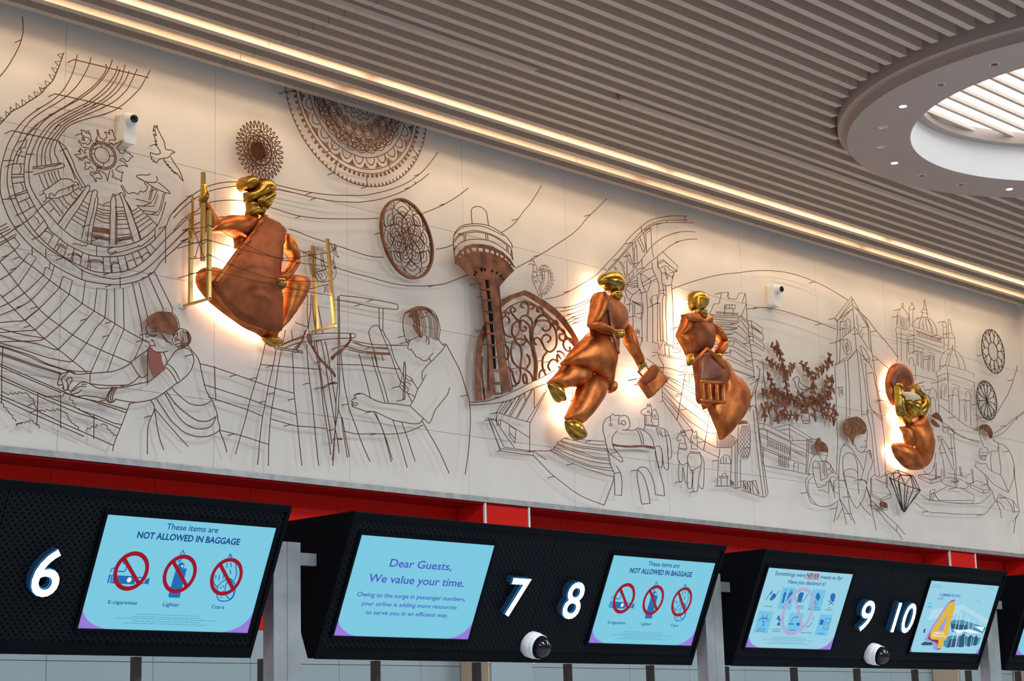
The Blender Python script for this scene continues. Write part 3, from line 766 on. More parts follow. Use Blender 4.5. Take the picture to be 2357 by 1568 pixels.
r 8707 4912 18 14
r 8693 4953 13 10
- 8665 4927 8779 4979
r 8827 5037 11 8
r 8821 4952 11 8
s 8735 4850 8749 4825 8741 4790
s 8778 4857 8777 4796
s 8763 4854 8756 4798
- 8650 4814 8792 4867
+feathers|wire|2.8
r 8663 5108 12 9
r 8688 5115 12 9
r 8723 5113 12 9
r 8744 5095 12 9
r 8613 5069 12 9
r 8603 5048 12 9
r 8606 5027 12 9
r 8599 5004 12 9
r 8609 4978 12 9
r 8620 4958 12 9
r 8626 4937 12 9
r 8633 4916 12 9
r 8644 4896 12 9
r 8729 5026 11 8
r 8736 4999 11 8
+spot|plate|0
d 8836 4988 12 9
@wire_peacock|small wire peacock standing on the arched gate|wire art||0.07
+outline|wire|2.8
o 11040 5193 11068 5234 11091 5281 11082 5315 11089 5353 11116 5361 11157 5350 11182 5317 11180 5273 11151 5218 11117 5169 11075 5155 11044 5165
o 11061 5196 11094 5245 11110 5291 11109 5327 11125 5348 11151 5334 11160 5306 11153 5262 11130 5215 11097 5180 11070 5173
s 10991 5380 11017 5363 11020 5320 11013 5290 11033 5257 11062 5229
s 10971 5377 10979 5342 10967 5297 10960 5252 10979 5212 11013 5160 11037 5121
s 10967 5412 10992 5395 10991 5373 10970 5369 10955 5381
- 10962 5426 10967 5405
- 10993 5416 10977 5396
- 10940 5397 10966 5394
- 10950 5380 10924 5365 10944 5365
r 10992 5315 10 7
r 10983 5271 11 8
r 11004 5236 11 8
- 11018 5288 11087 5300
- 11048 5148 11042 5121
- 11069 5151 11072 5108
- 11059 5149 11062 5117
+feathers|wire|2.6
r 11058 5355 13 9
r 11085 5378 13 9
r 11117 5386 13 9
r 11148 5381 13 9
r 11173 5356 13 9
r 11193 5334 13 9
r 11202 5306 13 9
r 11204 5277 13 9
r 11194 5247 13 9
r 11177 5218 13 9
r 11155 5190 13 9
r 11127 5162 13 9
r 11097 5148 13 9
r 11076 5307 11 7
r 11075 5275 11 7
@wire_stand|tall splayed wire legs of a weaving stand, below the seated copper woman's foot|wire art||0.07
+legs|wire|4.2
s 8208 4370 8189 4306 8158 4198 8113 4066 8067 3940 8030 3810 7985 3681 7941 3551
s 8293 4317 8274 4219 8231 4062 8196 3912 8177 3838 8158 3722 8147 3631 8132 3497
s 8344 4320 8320 4219 8289 4050 8258 3907 8242 3803 8230 3645 8226 3498
s 8442 4315 8450 4211 8457 4033 8479 3876 8491 3786 8506 3665 8525 3524
s 8574 4391 8585 4259 8596 4161 8627 3972 8642 3825 8657 3698 8679 3537
s 8643 4423 8670 4301 8694 4204 8709 4099 8724 3970 8747 3861 8759 3806 8778 3709 8793 3624
s 8663 4425 8686 4303 8709 4174 8733 4040 8764 3913 8787 3791 8802 3705
s 8708 4441 8743 4310 8766 4181 8790 4059 8813 3949 8836 3839
s 8745 4440 8776 4333 8807 4174 8846 3996
s 8872 4786 8873 4537 8866 4295 8865 4155 8847 4028 8841 3902 8836 3839 8827 3714 8809 3549
s 8884 4791 8886 4539 8881 4157 8871 4018 8862 3929 8836 3821 8818 3664 8805 3588
s 8896 4394 8907 4268 8930 4125 8962 4009 8986 3943 9035 3847 9076 3763 9116 3691 9166 3611
s 8862 3961 8895 3901 8906 3828 8925 3730 8949 3617
s 8890 3904 8903 3896 8926 3798 8969 3625
s 8836 3808 8852 3760 8871 3645
+rails|wire|4
s 7639 4134 7785 4121 8113 4069 8289 4044 8457 4028
s 7673 3997 8067 3940 8204 3913 8475 3879
s 7709 3918 7889 3890 8045 3866 8177 3835
s 7801 3703 7985 3684 8230 3645
s 7761 4133 7769 3977 7773 3898
s 8158 4195 8266 4200 8446 4210 8710 4229
s 8250 3824 8373 3810 8483 3800 8626 3807 8759 3808
s 8914 3807 9043 3799 9203 3818 9332 3826 9445 3842 9568 3873 9703 3931
s 8709 4093 8758 4124 8815 4148 8848 4150 8848 4142 8807 4137 8758 4111 8705 4086
s 8807 3731 8835 3746 8893 3750 8893 3744 8852 3740
o 8278 4330 8286 4337 8391 4336 8518 4338 8534 4330 8522 4323 8391 4324 8290 4324
s 8356 4365 8431 4400 8550 4451
s 8340 4348 8391 4376 8463 4408 8566 4444
s 8379 4341 8470 4381 8574 4413
- 8356 4368 8380 4468
- 8443 4399 8435 4475
s 8563 4493 8526 4413 8454 4341
s 8474 4335 8526 4394 8550 4441
s 8603 4467 8712 4489 8869 4514 8994 4529 9032 4530 9036 4511 9019 4498 8994 4499
s 8615 4420 8728 4446 8868 4474 8985 4492
s 8995 4478 9096 4475 9198 4476 9302 4485 9549 4516
s 8935 4428 9061 4416 9172 4414 9371 4434
s 8894 4796 9050 4807 9221 4814 9378 4815 9453 4813 9466 4792 9448 4775 9307 4762 9194 4758 9066 4761 8923 4759 8844 4756
s 9272 4763 9274 4619 9282 4601
s 9314 4763 9308 4592
s 9165 4562 9192 4601 9244 4625 9274 4613 9303 4558 9354 4474 9388 4413 9430 4321 9480 4229
s 9165 4562 9190 4491 9231 4393 9251 4318
s 9282 4601 9313 4586 9338 4550 9372 4516 9389 4479 9422 4398 9499 4290
- 9296 4411 9307 4367
s 9193 4398 9213 4326 9262 4210 9320 4059
s 9218 4401 9251 4312 9305 4196 9354 4059
s 9069 4391 9102 4299 9150 4164 9176 4072
s 8851 4283 8992 4298 9127 4312 9230 4315 9368 4320 9478 4327
s 8586 4749 8581 4622 8588 4522
s 8618 4760 8609 4626 8592 4535 8596 4473
s 8634 4756 8633 4642 8660 4482
s 8675 4712 8706 4577 8726 4491
s 8472 4534 8536 4524 8588 4519
s 8584 4518 8551 4454 8503 4379 8471 4338
s 9207 3975 9290 3860 9374 3626
s 9224 3974 9315 3811 9384 3646
s 9396 3938 9445 3824 9534 3598
s 9483 3931 9533 3833 9615 3652
+rope|plate|9
s 8618 4388 8662 4331 8711 4287 8759 4256 8816 4213 8836 4190
s 8630 4387 8678 4321 8727 4283 8792 4247 8832 4208 8836 4190
s 8986 4527 8985 4482 8951 4439 8892 4393 8834 4354 8801 4324
s 8998 4500 8960 4447 8901 4388 8842 4348 8809 4312
+knot|plate|0
f 8575 4464 8599 4470 8615 4450 8622 4407 8614 4387 8590 4403 8574 4432
+slat|plate|0
F 8969 4461 9045 4468 9096 4456 9198 4455 9354 4474 9355 4457 9198 4447 9087 4449 8986 4462
F 8914 4406 9044 4404 9095 4402 9214 4413 9371 4431 9375 4417 9214 4400 9078 4395 8960 4401
@wire_craftsman|wire outline of a man in glasses painting with a brush|wire art||0.07
+hair|plate|0
f 9532 4755 9563 4780 9618 4808 9700 4834 9755 4838 9809 4823 9754 4814 9681 4799 9608 4777
f 9615 4681 9660 4681 9695 4653 9703 4594 9667 4615 9632 4650
f 9599 4765 9663 4795 9688 4738 9696 4679 9660 4688 9625 4716
+hair_strands|wire|3.6
s 9736 4826 9799 4788 9815 4696 9817 4609
s 9754 4828 9836 4780 9851 4688 9849 4607
s 9709 4822 9771 4770 9787 4692 9785 4605
s 9700 4820 9734 4758 9751 4687 9749 4633
s 9681 4817 9698 4753 9714 4682 9713 4622
s 9663 4815 9671 4749 9687 4678 9685 4591
s 9645 4805 9643 4738 9655 4674 9659 4634
s 9618 4795 9608 4753 9625 4709 9632 4657
s 9773 4831 9863 4777 9879 4692 9872 4603
s 9722 4827 9785 4779 9801 4694 9802 4607
s 9690 4819 9716 4756 9732 4684 9733 4631
s 9745 4830 9819 4784 9835 4692 9835 4608
s 9764 4830 9849 4775 9868 4690 9860 4605
s 9532 4755 9618 4808 9700 4834 9791 4830 9855 4803 9885 4747 9902 4688 9892 4640 9877 4601 9822 4607
s 9532 4755 9599 4779 9572 4741 9612 4761 9580 4729 9626 4749
+face|wire|4
s 9532 4755 9517 4713 9512 4660 9520 4608 9536 4564 9549 4540 9567 4522 9557 4501 9566 4486 9592 4483
s 9593 4499 9597 4483 9615 4476 9610 4465 9632 4458 9636 4442 9663 4439 9699 4424 9726 4421 9762 4432 9790 4462 9823 4493
s 9703 4594 9713 4615 9740 4622 9758 4601 9748 4566
s 9767 4609 9784 4571 9765 4550
+glasses|wire|4
s 9536 4551 9567 4562 9576 4543 9558 4524
- 9549 4540 9676 4603
- 9549 4516 9389 4492
+body|wire|4.2
s 9881 4605 9904 4581 9940 4562
s 9922 4570 9941 4578 9959 4576 9945 4560 9911 4522 9855 4474 9799 4427 9776 4444
s 9799 4427 9752 4388 9701 4332 9699 4269
s 9959 4576 10004 4520 10103 4388 10147 4289 10182 4212 10199 4147 10203 4046 10197 3952 10184 3844 10167 3749 10132 3597
s 9741 4320 9699 4256 9648 4190 9610 4114 9569 4061
- 9587 4265 9648 4197
s 9545 4152 9585 4147 9615 4131
- 9536 4164 9592 4086
s 9565 4060 9424 4058 9294 4053 9208 4066 9124 4091 9073 4098 9031 4087 9014 4066 9031 4058 8997 4045 8988 4025 9005 4027 8988 4003 9030 4004 9047 4019 9022 4022 8992 3994 9038 3986 9122 3973 9190 3977 9232 3975 9378 3939 9483 3931 9642 3934 9706 3980
s 9565 4060 9706 3980 9768 3954 9825 4052 9881 4111 9957 4186 9987 4246
s 9687 3962 9774 3857 9871 3735 9962 3590
+hand|wire|3.8
s 9499 4290 9485 4256 9476 4222 9466 4195 9497 4166 9541 4162 9550 4185 9515 4214 9480 4233
s 9521 4290 9587 4268 9582 4248 9551 4251 9525 4271
s 9525 4235 9560 4232 9577 4215
- 9484 4207 9532 4180
+brush|wire|4.5
o 9519 4381 9526 4313 9515 4201 9513 4110 9504 4105 9495 4111 9507 4233 9504 4311 9510 4370
@wire_tower|copper observation tower with a wide round head and ladder-like shaft|wire art||0.1
+roof_wires|wire|4
s 10250 5575 10243 5662 10254 5699 10304 5724 10358 5729 10406 5706 10420 5681 10436 5588
s 10050 5451 10070 5483 10119 5526 10187 5556 10313 5585 10451 5591 10579 5561 10648 5530 10696 5489 10703 5454
s 10045 5440 10084 5485 10157 5530 10244 5556 10362 5574 10479 5564 10608 5541
s 10034 5386 10045 5451
s 10037 5346 10038 5394 10048 5410 10097 5453 10175 5493 10263 5521 10360 5530 10478 5525 10606 5494 10685 5451 10702 5390 10706 5355
s 10048 5389 10097 5443 10155 5470
s 10175 5484 10292 5515 10399 5521 10507 5512 10625 5476
- 10155 5477 10158 5422
- 10173 5481 10175 5429
- 10396 5521 10404 5469
- 10419 5521 10425 5473
- 10635 5475 10638 5422
- 10650 5467 10655 5418
- 10689 5445 10687 5387
- 10046 5347 10045 5285
- 10056 5363 10060 5336
s 10046 5326 10095 5383 10173 5425 10270 5453 10407 5470 10505 5462 10604 5434 10682 5394 10701 5361
s 10033 5379 10041 5312 10044 5264
+head_rim|plate|0
F 10043 5243 10054 5273 10103 5329 10171 5376 10259 5411 10357 5428 10465 5431 10583 5405 10671 5363 10729 5298 10709 5302 10660 5340 10582 5377 10483 5395 10385 5399 10287 5388 10200 5367 10141 5336 10102 5302 10072 5258
+mullion|plate|0
F 10070 5258 10091 5255 10103 5278 10080 5278
F 10107 5302 10122 5288 10135 5297 10120 5315
F 10146 5337 10162 5315 10181 5323 10165 5348
F 10209 5369 10223 5341 10242 5345 10229 5373
F 10287 5388 10296 5358 10310 5361 10303 5390
F 10360 5396 10366 5366 10384 5367 10379 5399
F 10429 5400 10435 5370 10448 5370 10444 5400
F 10488 5396 10492 5368 10507 5366 10505 5394
F 10542 5385 10541 5363 10556 5360 10560 5383
F 10596 5372 10590 5350 10602 5347 10609 5370
F 10646 5352 10632 5332 10641 5326 10655 5347
F 10680 5326 10661 5316 10671 5308 10689 5318
+head|plate|0
F 10043 5243 10072 5258 10086 5250 10111 5279 10160 5315 10218 5339 10306 5361 10384 5367 10462 5370 10541 5363 10600 5348 10659 5319 10698 5283 10713 5274 10635 5209 10532 5111 10491 5087 10373 5069 10306 5107 10249 5125 10174 5161 10090 5210 10043 5219
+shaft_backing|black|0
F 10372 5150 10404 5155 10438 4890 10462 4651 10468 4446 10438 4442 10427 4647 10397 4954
+shaft|plate|0
F 10416 5144 10515 5160 10530 5044 10551 4823 10580 4563 10638 4288 10524 4254 10495 4518 10465 4756 10430 4993
F 10332 5124 10366 5123 10387 5021 10407 4782 10429 4578 10455 4246 10352 4200 10376 4469 10377 4743 10350 4947
+rung|plate|0
F 10357 5153 10446 5167 10445 5153 10357 5139
F 10374 5075 10433 5081 10434 5064 10378 5058
F 10376 4989 10435 4994 10437 4977 10380 4972
F 10382 4896 10446 4898 10447 4883 10387 4879
F 10394 4811 10457 4817 10460 4802 10395 4795
F 10396 4725 10469 4732 10471 4715 10398 4708
F 10407 4634 10480 4641 10482 4625 10410 4617
F 10418 4539 10491 4548 10495 4532 10420 4522
F 10424 4437 10502 4447 10504 4428 10426 4419
F 10440 4340 10518 4349 10522 4325 10442 4316
F 10446 4255 10529 4265 10529 4251 10448 4238
+slot|black|0
F 10238 5167 10248 5172 10265 5159 10257 5154
F 10258 5191 10267 5196 10285 5183 10276 5178
F 10325 5232 10340 5237 10344 5207 10329 5201
F 10361 5234 10373 5238 10381 5215 10369 5211
F 10451 5237 10461 5237 10459 5215 10448 5215
F 10502 5230 10513 5230 10506 5209 10494 5210
F 10550 5209 10565 5210 10549 5191 10541 5193
F 10569 5184 10590 5192 10584 5181 10568 5175
+rail|wire|5
s 10302 5105 10322 4977 10338 4876 10361 4713 10377 4606 10381 4469 10376 4332 10384 4265
s 10523 5113 10536 4940 10567 4735 10592 4600 10616 4464 10644 4295
- 10307 5054 10374 5061
- 10332 4971 10385 4980
- 10343 4883 10397 4891
- 10359 4796 10403 4802
- 10371 4711 10410 4717
- 10377 4619 10426 4626
@wire_gate|pointed arch gate filled with curling copper scrolls, right of the tower|wire art||0.08
+arch|plate|0
F 10267 4173 10269 4390 10285 4562 10313 4683 10354 4757 10457 4911 10559 5010 10681 5071 10856 5140 10968 5122 11071 5095 11204 5050 11328 4982 11410 4906 11481 4829 11511 4782 11466 4754 11396 4846 11304 4920 11201 4985 11068 5037 10946 5076 10854 5097 10741 5059 10639 5001 10567 4948 10485 4859 10402 4736 10360 4641 10332 4534 10318 4396 10334 4184
F 10575 4911 10678 4986 10760 5026 10853 5058 10944 5047 11067 5008 11189 4947 11291 4882 11373 4814 11455 4753 11439 4747 11351 4811 11270 4872 11178 4931 11056 4996 10944 5036 10852 5047 10760 5015 10677 4971 10580 4894
F 10337 4535 10354 4537 10346 4400 10371 4192 10353 4186 10325 4397
+trunk|plate|22
s 10942 4417 10958 4559 10928 4682 10917 4780 10941 4868
+scrolls|plate|11
s 10941 4868 10991 4933 11064 4965
s 10878 4945 10891 4989 10882 5030 10852 5040 10811 5027 10804 4997 10830 4994
s 10892 5018 10913 5032 10954 5034 10948 5005 10922 4997
s 10774 4873 10734 4895 10696 4925 10677 4950 10698 4974 10728 4972 10737 4952 10716 4942
s 11060 4971 11056 5014 11036 5029 11000 5020 10993 4990 11019 4987
s 10936 4868 10918 4908 10868 4932 10816 4921 10785 4888 10778 4859 10815 4886 10855 4877 10894 4848 10902 4792
s 10779 4866 10782 4818 10811 4801 10852 4813 10858 4835 10833 4835
s 10690 4791 10702 4834 10743 4865 10784 4874 10793 4840 10770 4788 10738 4748 10698 4736 10648 4732 10609 4748 10590 4777
s 10690 4791 10689 4762 10708 4737 10746 4693 10785 4663 10793 4608 10785 4551 10768 4500 10728 4509 10690 4539 10672 4593 10679 4649 10707 4709 10768 4731 10828 4732 10848 4721 10816 4689 10766 4682 10716 4703
s 10830 4768 10849 4742 10898 4700 10918 4681
s 10578 4859 10594 4882 10634 4891 10663 4871 10652 4841
s 10614 4892 10626 4922 10656 4926 10660 4909
s 10956 4856 10979 4895 11031 4917 11114 4922 11176 4895 11210 4849 11217 4778 11199 4719 11144 4676 11092 4676 11053 4713 11034 4753 11056 4792 11099 4809 11140 4796 11138 4768 11106 4749
s 11053 4713 11024 4752 10993 4769 10952 4756 10945 4727 10970 4709
s 10958 4892 11012 4950 11064 4965 11116 4951 11145 4912 11143 4869 11100 4841 11059 4842 11049 4862
s 11238 4875 11229 4910 11187 4911 11183 4932 11220 4941 11245 4912
s 11211 4857 11249 4876 11302 4876 11321 4843 11319 4799 11276 4786 11250 4804 11257 4834 11289 4839
s 11319 4799 11296 4760 11315 4720 11357 4707 11379 4728 11369 4745
s 11319 4799 11384 4816 11425 4785 11444 4751
s 11092 4662 11048 4620 11035 4562 11043 4514 11073 4475
s 11218 4685 11260 4691 11302 4668 11300 4631 11258 4633 11222 4664 11215 4621 11245 4596 11298 4588
s 11126 4517 11102 4549 11130 4595 11173 4615 11214 4599 11243 4546
s 10989 4443 11001 4487 11033 4512 11064 4513
s 10768 4500 10776 4452 10753 4380 10722 4363 10694 4401 10676 4454 10648 4478 10608 4480
s 10768 4500 10828 4494 10878 4472 10907 4441 10916 4407
s 10838 4495 10881 4543 10883 4585 10854 4616
s 10753 4380 10712 4347 10672 4339
s 10823 4375 10804 4400 10806 4442 10826 4452 10845 4419 10843 4377
s 10605 4660 10644 4631 10641 4575 10620 4544
@wire_curve|pair of rising wires under the tower and arched gate|wire art||0.07
+strand|wire|4
s 10201 4160 10315 4173 10442 4204 10600 4260 10741 4318 10895 4392 11052 4460 11190 4530
s 10200 4139 10343 4156 10598 4208 10739 4262 10893 4335 11049 4396 11122 4415
@wire_fan|fan of fine wires between the arched gate and the walking copper man|wire art||0.07
+strand|wire|3.6
s 11109 5107 11274 5157 11417 5223 11573 5307 11721 5390 11802 5448
s 11227 5054 11410 5090 11564 5147 11710 5204
s 11279 5027 11452 5079 11698 5182
s 11330 4995 11505 5061 11690 5147
s 11366 4968 11537 5043 11688 5103
s 11387 4952 11558 5028 11680 5068
s 11413 4938 11556 4995 11679 5046
@wire_temple|wire temple front with carved capitals and columns behind the walking copper man|wire art||0.07
+roof|wire|3.8
s 11802 5448 11920 5550 12100 5703 12224 5824 12384 5946 12509 6024 12657 6079 12844 6130 13039 6164
s 11917 5489 12097 5641 12244 5782 12406 5919 12531 5997 12679 6056 12853 6092 13049 6130
s 11869 5444 11987 5531 12157 5682 12280 5788 12404 5888 12530 5981 12653 6027 12839 6068 13149 6122
- 13007 6156 13016 6106
- 12744 6071 12746 6050
- 12384 5946 12393 5893
- 11871 5490 11887 5473
s 12107 5433 12252 5537 12415 5696 12516 5791 12643 5880 12769 5941 12895 5988 13022 6019 13153 6038
s 12126 5380 12321 5518 12483 5645 12583 5709 12671 5771 12786 5846 12914 5908 13042 5950 13176 5976
+brackets|wire|3.5
- 12411 5897 12441 5727
- 12411 5897 12516 5959 12516 5791 12534 5696
- 12434 5889 12515 5943
- 12440 5886 12441 5731
- 12354 5848 12413 5757 12411 5718
- 12329 5820 12399 5716
- 12250 5783 12260 5661 12247 5552
- 12292 5798 12289 5743 12252 5718
- 12276 5726 12271 5563
- 12308 5770 12310 5616
- 12174 5685 12213 5661 12238 5589 12220 5578 12156 5667
- 12059 5585 12113 5529 12137 5465
- 12127 5578 12170 5615 12161 5477
- 12082 5585 12136 5533
- 11986 5520 12013 5498
- 12004 5527 12031 5501
- 12190 5474 12187 5435 12249 5491 12251 5522
- 12300 5561 12304 5523
- 12371 5649 12372 5580
- 12142 5447 12160 5453 12157 5415
- 12588 5702 12594 5617 12624 5614
- 12598 5664 12666 5699 12856 5625 12869 5631 12845 5643 12878 5672 12665 5770
- 12603 5650 12678 5690 12820 5639 12856 5621
- 12624 5614 12687 5648 12735 5648 12746 5626 12818 5615 12811 5598 12783 5554
- 12686 5632 12693 5571 12715 5527 12729 5561 12694 5579
- 12633 5569 12695 5587 12790 5555
+columns|wire|3.6
s 12507 5649 12514 5588 12547 5539 12568 5504 12589 5461 12583 5375 12553 5285
s 12587 5686 12588 5616 12628 5584 12635 5507 12644 5469 12656 5386
s 12811 5598 12774 5514 12770 5450 12773 5240 12759 4975
s 12644 5469 12680 5467 12686 5383 12669 5225 12668 4963
s 12656 5386 12626 5296 12613 4955
- 12595 5376 12608 5386 12633 5394 12680 5378
- 12332 5512 12418 5565 12509 5595
s 12344 5522 12352 5461 12372 5411 12416 5364 12456 5424 12483 5475 12437 5498 12344 5522
- 12362 5440 12547 5539
- 12372 5411 12557 5510
s 12295 5483 12301 5400 12344 5345 12339 5268
s 12136 5351 12226 5319 12299 5361 12335 5382
- 12123 5326 12163 5408 12293 5452
- 12156 5392 12303 5431
- 12155 5377 12308 5412
s 12226 5319 12188 5260 12169 5151
s 12064 5294 12119 5272 12105 5217
s 12123 5334 12154 5278 12188 5260
s 12357 5271 12357 5179 12335 5115 12328 4917
s 12416 5356 12416 5280 12418 5219 12392 4926
- 12479 5251 12486 5344 12559 5367 12566 5295
- 12425 5231 12554 5293
- 12492 5260 12470 4936
- 12560 5294 12535 4945
- 12590 5298 12577 4951
- 12461 5325 12469 5272
- 12221 5239 12209 4961
+hanging_board|wire|3.8
- 12245 5246 12237 5131 12323 5117 12342 5223
- 12205 5255 12360 5225
s 12211 5260 12245 5254 12279 5244 12315 5257 12349 5239
s 12244 5242 12269 5257 12297 5243 12326 5239
+planters|wire|3.4
- 12221 4962 12241 5011 12257 4983 12265 5029 12274 4985 12294 5018 12285 4971
- 12226 4956 12318 4953 12302 4883 12255 4869
- 12459 4934 12542 4930 12546 4900
- 12580 4970 12852 4902 12836 4838 12607 4847
- 12544 4877 12602 4946
- 12626 4941 12631 4842
- 12684 4915 12690 4827
- 12637 4927 12651 4952 12661 4923 12686 4949 12696 4920 12735 4948 12744 4911 12772 4969 12793 4917 12810 4989 12817 4913 12844 4947 12841 4908
- 12535 4838 12690 4827 12933 4835
- 12453 4842 12524 4851 12545 4808 12600 4747 12583 4676
- 12451 4811 12499 4825
- 12851 4717 12930 4792 12954 4792 12900 4727 13074 4741
@wire_cables|sheaf of slack wires sagging from the temple towards the stone gateway|wire art||0.07
+strand|wire|3.6
s 12270 4719 12559 4673 12796 4633 12940 4604 13111 4585
s 12378 4779 12540 4731 12683 4734 12875 4719 13058 4695
s 12370 4664 12617 4649 12817 4597 13107 4530
s 12393 4652 12614 4611 12849 4532 13077 4465 13223 4419 13344 4362
s 12577 4591 12848 4516 13146 4403 13268 4354
s 12587 4562 12782 4448 13019 4359 13187 4292 13285 4263
s 12583 4512 12720 4426 12893 4315 13085 4250 13182 4222 13320 4228
s 12581 4478 12775 4356 12972 4224
s 12578 4440 12770 4279 12837 4210 12916 4134 13046 4078 13119 4058 13340 4013
s 13041 4169 13174 4129 13309 4099
- 12575 4561 12572 4432 12541 4421
+pole|wire|4
- 12905 4707 12836 4515 12758 4286
- 12962 4730 12955 4640 12919 4647 12858 4656
- 13235 4421 13184 4253 13113 4058
@wire_house|wire house on a stepped prow with slanting roof ribs, under the gate|wire art||0.07
+roof|wire|3.6
- 10501 4115 10578 4202 10608 4212
- 10501 4115 10516 4113 10692 4091 10846 4076 10887 4076
- 10531 4115 10628 4214
- 10555 4110 10668 4233
- 10594 4108 10718 4249
- 10589 4114 10739 4268
- 10633 4098 10790 4288
- 10653 4100 10831 4303
- 10722 4094 10914 4341
- 10737 4095 10929 4346
- 10846 4076 11067 4337
- 10887 4076 11094 4358
- 10944 4348 10937 4193
- 10831 4307 10833 4237
- 10759 4267 10763 4240
- 10668 4233 10666 4184
- 11406 4405 11394 4286
- 11314 4384 11393 4361
+walls|wire|3.6
- 10887 4076 10876 4061 10866 3846
- 10496 4111 10498 4022
- 10500 4077 10502 4009
c 10524 4059 10543 4054 10541 4010 10517 4025
- 10543 4061 10640 4030 10866 3950
c 10640 4023 10637 3941 10699 3889 10713 3997
- 10647 3963 10705 3924
- 10508 4023 10578 3956 10692 3854
- 10373 4050 10402 4057 10534 3819
- 10402 4057 10489 4056 10493 4036
- 10416 4048 10529 3815
- 10436 4050 10574 3847 10866 3846
- 10436 4050 10494 4046
- 10529 3815 10910 3812 10906 3843
- 10539 3833 10866 3836 10901 3843
- 10494 3805 10524 3815
@wire_boat|wire boat hull with layered planks, below the walking copper man's foot|wire art||0.07
+hull|wire|4
- 10912 3851 11111 3866
s 10910 3812 11019 3743 11118 3682 11260 3617 11372 3566 11528 3519 11747 3481
s 11747 3481 11888 3724 11849 3815 11800 3997 11767 4103
- 10917 3848 11057 3791
+planks|wire|3.6
- 11111 3866 11112 3876 11149 3886 11160 3908 11192 3918 11198 3947 11240 3958 11241 3965 11278 3986 11337 3994
s 11289 3984 11500 3976 11661 3970 11793 3981
s 11241 3962 11445 3942 11606 3943 11813 3948
s 11501 3994 11663 4002 11795 4008
s 11193 3940 11285 3920 11411 3904 11548 3881 11655 3866 11831 3874
s 11202 3926 11389 3888 11601 3857 11841 3857
s 11160 3905 11335 3861 11599 3829 11850 3825
s 11149 3886 11333 3833 11597 3793 11859 3794
s 11117 3873 11333 3819 11597 3779 11869 3770
s 11116 3863 11384 3788 11649 3747 11877 3723
s 11245 3952 11444 3928 11605 3929 11812 3930
@wire_ram|large wire ram with a curled horn and studded belt beside the boat|wire art||0.07
+body|wire|4
s 11767 4103 11776 4154 11817 4202 11874 4230 11903 4251 11930 4239 11976 4248 12009 4244 12055 4256 12099 4239 12119 4197 12105 4151 12070 4133
s 11986 4242 11973 4211 11977 4175 12005 4178
r 12037 4190 27 18
r 11870 4156 17 11
- 11868 4222 11866 4178
s 12019 4128 12172 4140 12214 4162 12299 4152 12378 4119 12421 4064 12428 4005
s 11956 4114 11898 4072 11878 4019 11903 3964 11977 3905 12008 3872 11991 3856 11952 3867 11834 3921 11800 3997
s 12196 4153 12239 4113 12268 4027
s 12242 4150 12279 4102 12291 4030
s 11921 3817 11968 3767 11986 3689 11973 3576
- 11973 3576 11890 3574 11888 3724
s 12229 3527 12207 3634 12186 3742 12196 3808 12243 3834 12312 3833 12367 3786 12407 3701 12419 3617
- 12419 3617 12541 3615
s 12541 3615 12530 3711 12476 3854 12438 3984
s 12344 3538 12322 3643 12273 3756 12202 3809
- 12229 3523 12344 3538
s 12435 4021 12477 4036 12523 4022 12536 3956 12524 3866 12488 3855 12463 3912 12440 4014
s 12537 3978 12548 3875 12581 3841 12611 3858 12613 3963 12609 4075 12582 4184
+belt|plate|0
f 11888 3999 11971 3996 12107 4005 12279 4025 12424 4024 12422 4005 12278 4006 12106 3986 11970 3981 11892 3981
@wire_horse|wire horse heads with harness rising behind the ram|wire art||0.07
+outline|wire|3.6
s 12276 4317 12311 4336 12353 4351 12367 4386 12383 4362 12396 4390 12415 4354 12414 4309 12378 4287 12285 4288 12276 4317
- 12320 4292 12319 4195 12299 4156
- 12337 4286 12338 4219
s 12427 4333 12452 4347 12470 4353 12480 4331 12507 4297 12500 4274 12435 4270 12426 4318
- 12409 4316 12409 4234
- 12421 4235 12425 4206 12507 4214 12500 4274
- 12315 4210 12430 4207
- 12314 4198 12500 4202
r 12374 4320 14 9
r 12463 4294 14 9
- 12465 4195 12495 4123
s 12482 4193 12531 4134 12543 4143 12523 4186
s 12506 4196 12582 4192 12627 4159 12657 4079 12661 3967 12617 3941 12618 4038
@wire_horse|left of the two toy-like wire horses standing below the cables|wire art||0.07
+outline|wire|3.6
s 12747 4133 12773 4158 12810 4177 12806 4203 12829 4187 12842 4203 12861 4209 12864 4167 12850 4143 12875 4077 12885 4048
s 12747 4133 12751 4111 12781 4110 12806 4124
- 12765 4052 12780 4091
- 12780 4091 12864 4091
- 12764 4048 12873 4047
- 12770 4039 12878 4038
s 12764 4037 12749 3998 12750 3938 12802 3905 12876 3926
s 12768 3939 12751 3863 12749 3765 12773 3756 12798 3769 12805 3867 12818 3876 12828 3772 12850 3751 12887 3750
r 12827 4160 15 9
@wire_horse|right of the two toy-like wire horses, nearer the stone gateway|wire art||0.07
+outline|wire|3.6
s 12939 4114 12949 4160 12969 4193 12966 4223 12995 4203 13020 4217 13031 4191 13033 4146 13028 4076
r 13004 4162 19 12
s 12914 4111 12963 4108 12970 4124
- 12941 4061 12950 4100
- 12934 4053 13033 4062
- 12920 4028 13049 4033
- 12913 4016 13048 4021
s 12907 4012 12879 3964 12898 3905 12938 3867 13071 3928 13071 3997 13056 4041
s 12884 3949 12869 3835 12866 3715 12895 3706 12921 3726 12949 3857
r 12939 3852 20 12
s 12948 3842 12938 3705 12973 3685 13004 3703 13031 3811 13071 3920
s 13054 4026 13100 3984 13114 3924 13086 3732 13043 3725 13026 3742
@wire_gateway|small wire stone gateway with arched openings and net basket below the copper woman's cape|wire art||0.07
+walls|wire|3.6
- 13320 4220 13316 4100 13527 4119 13618 4202 13512 4239
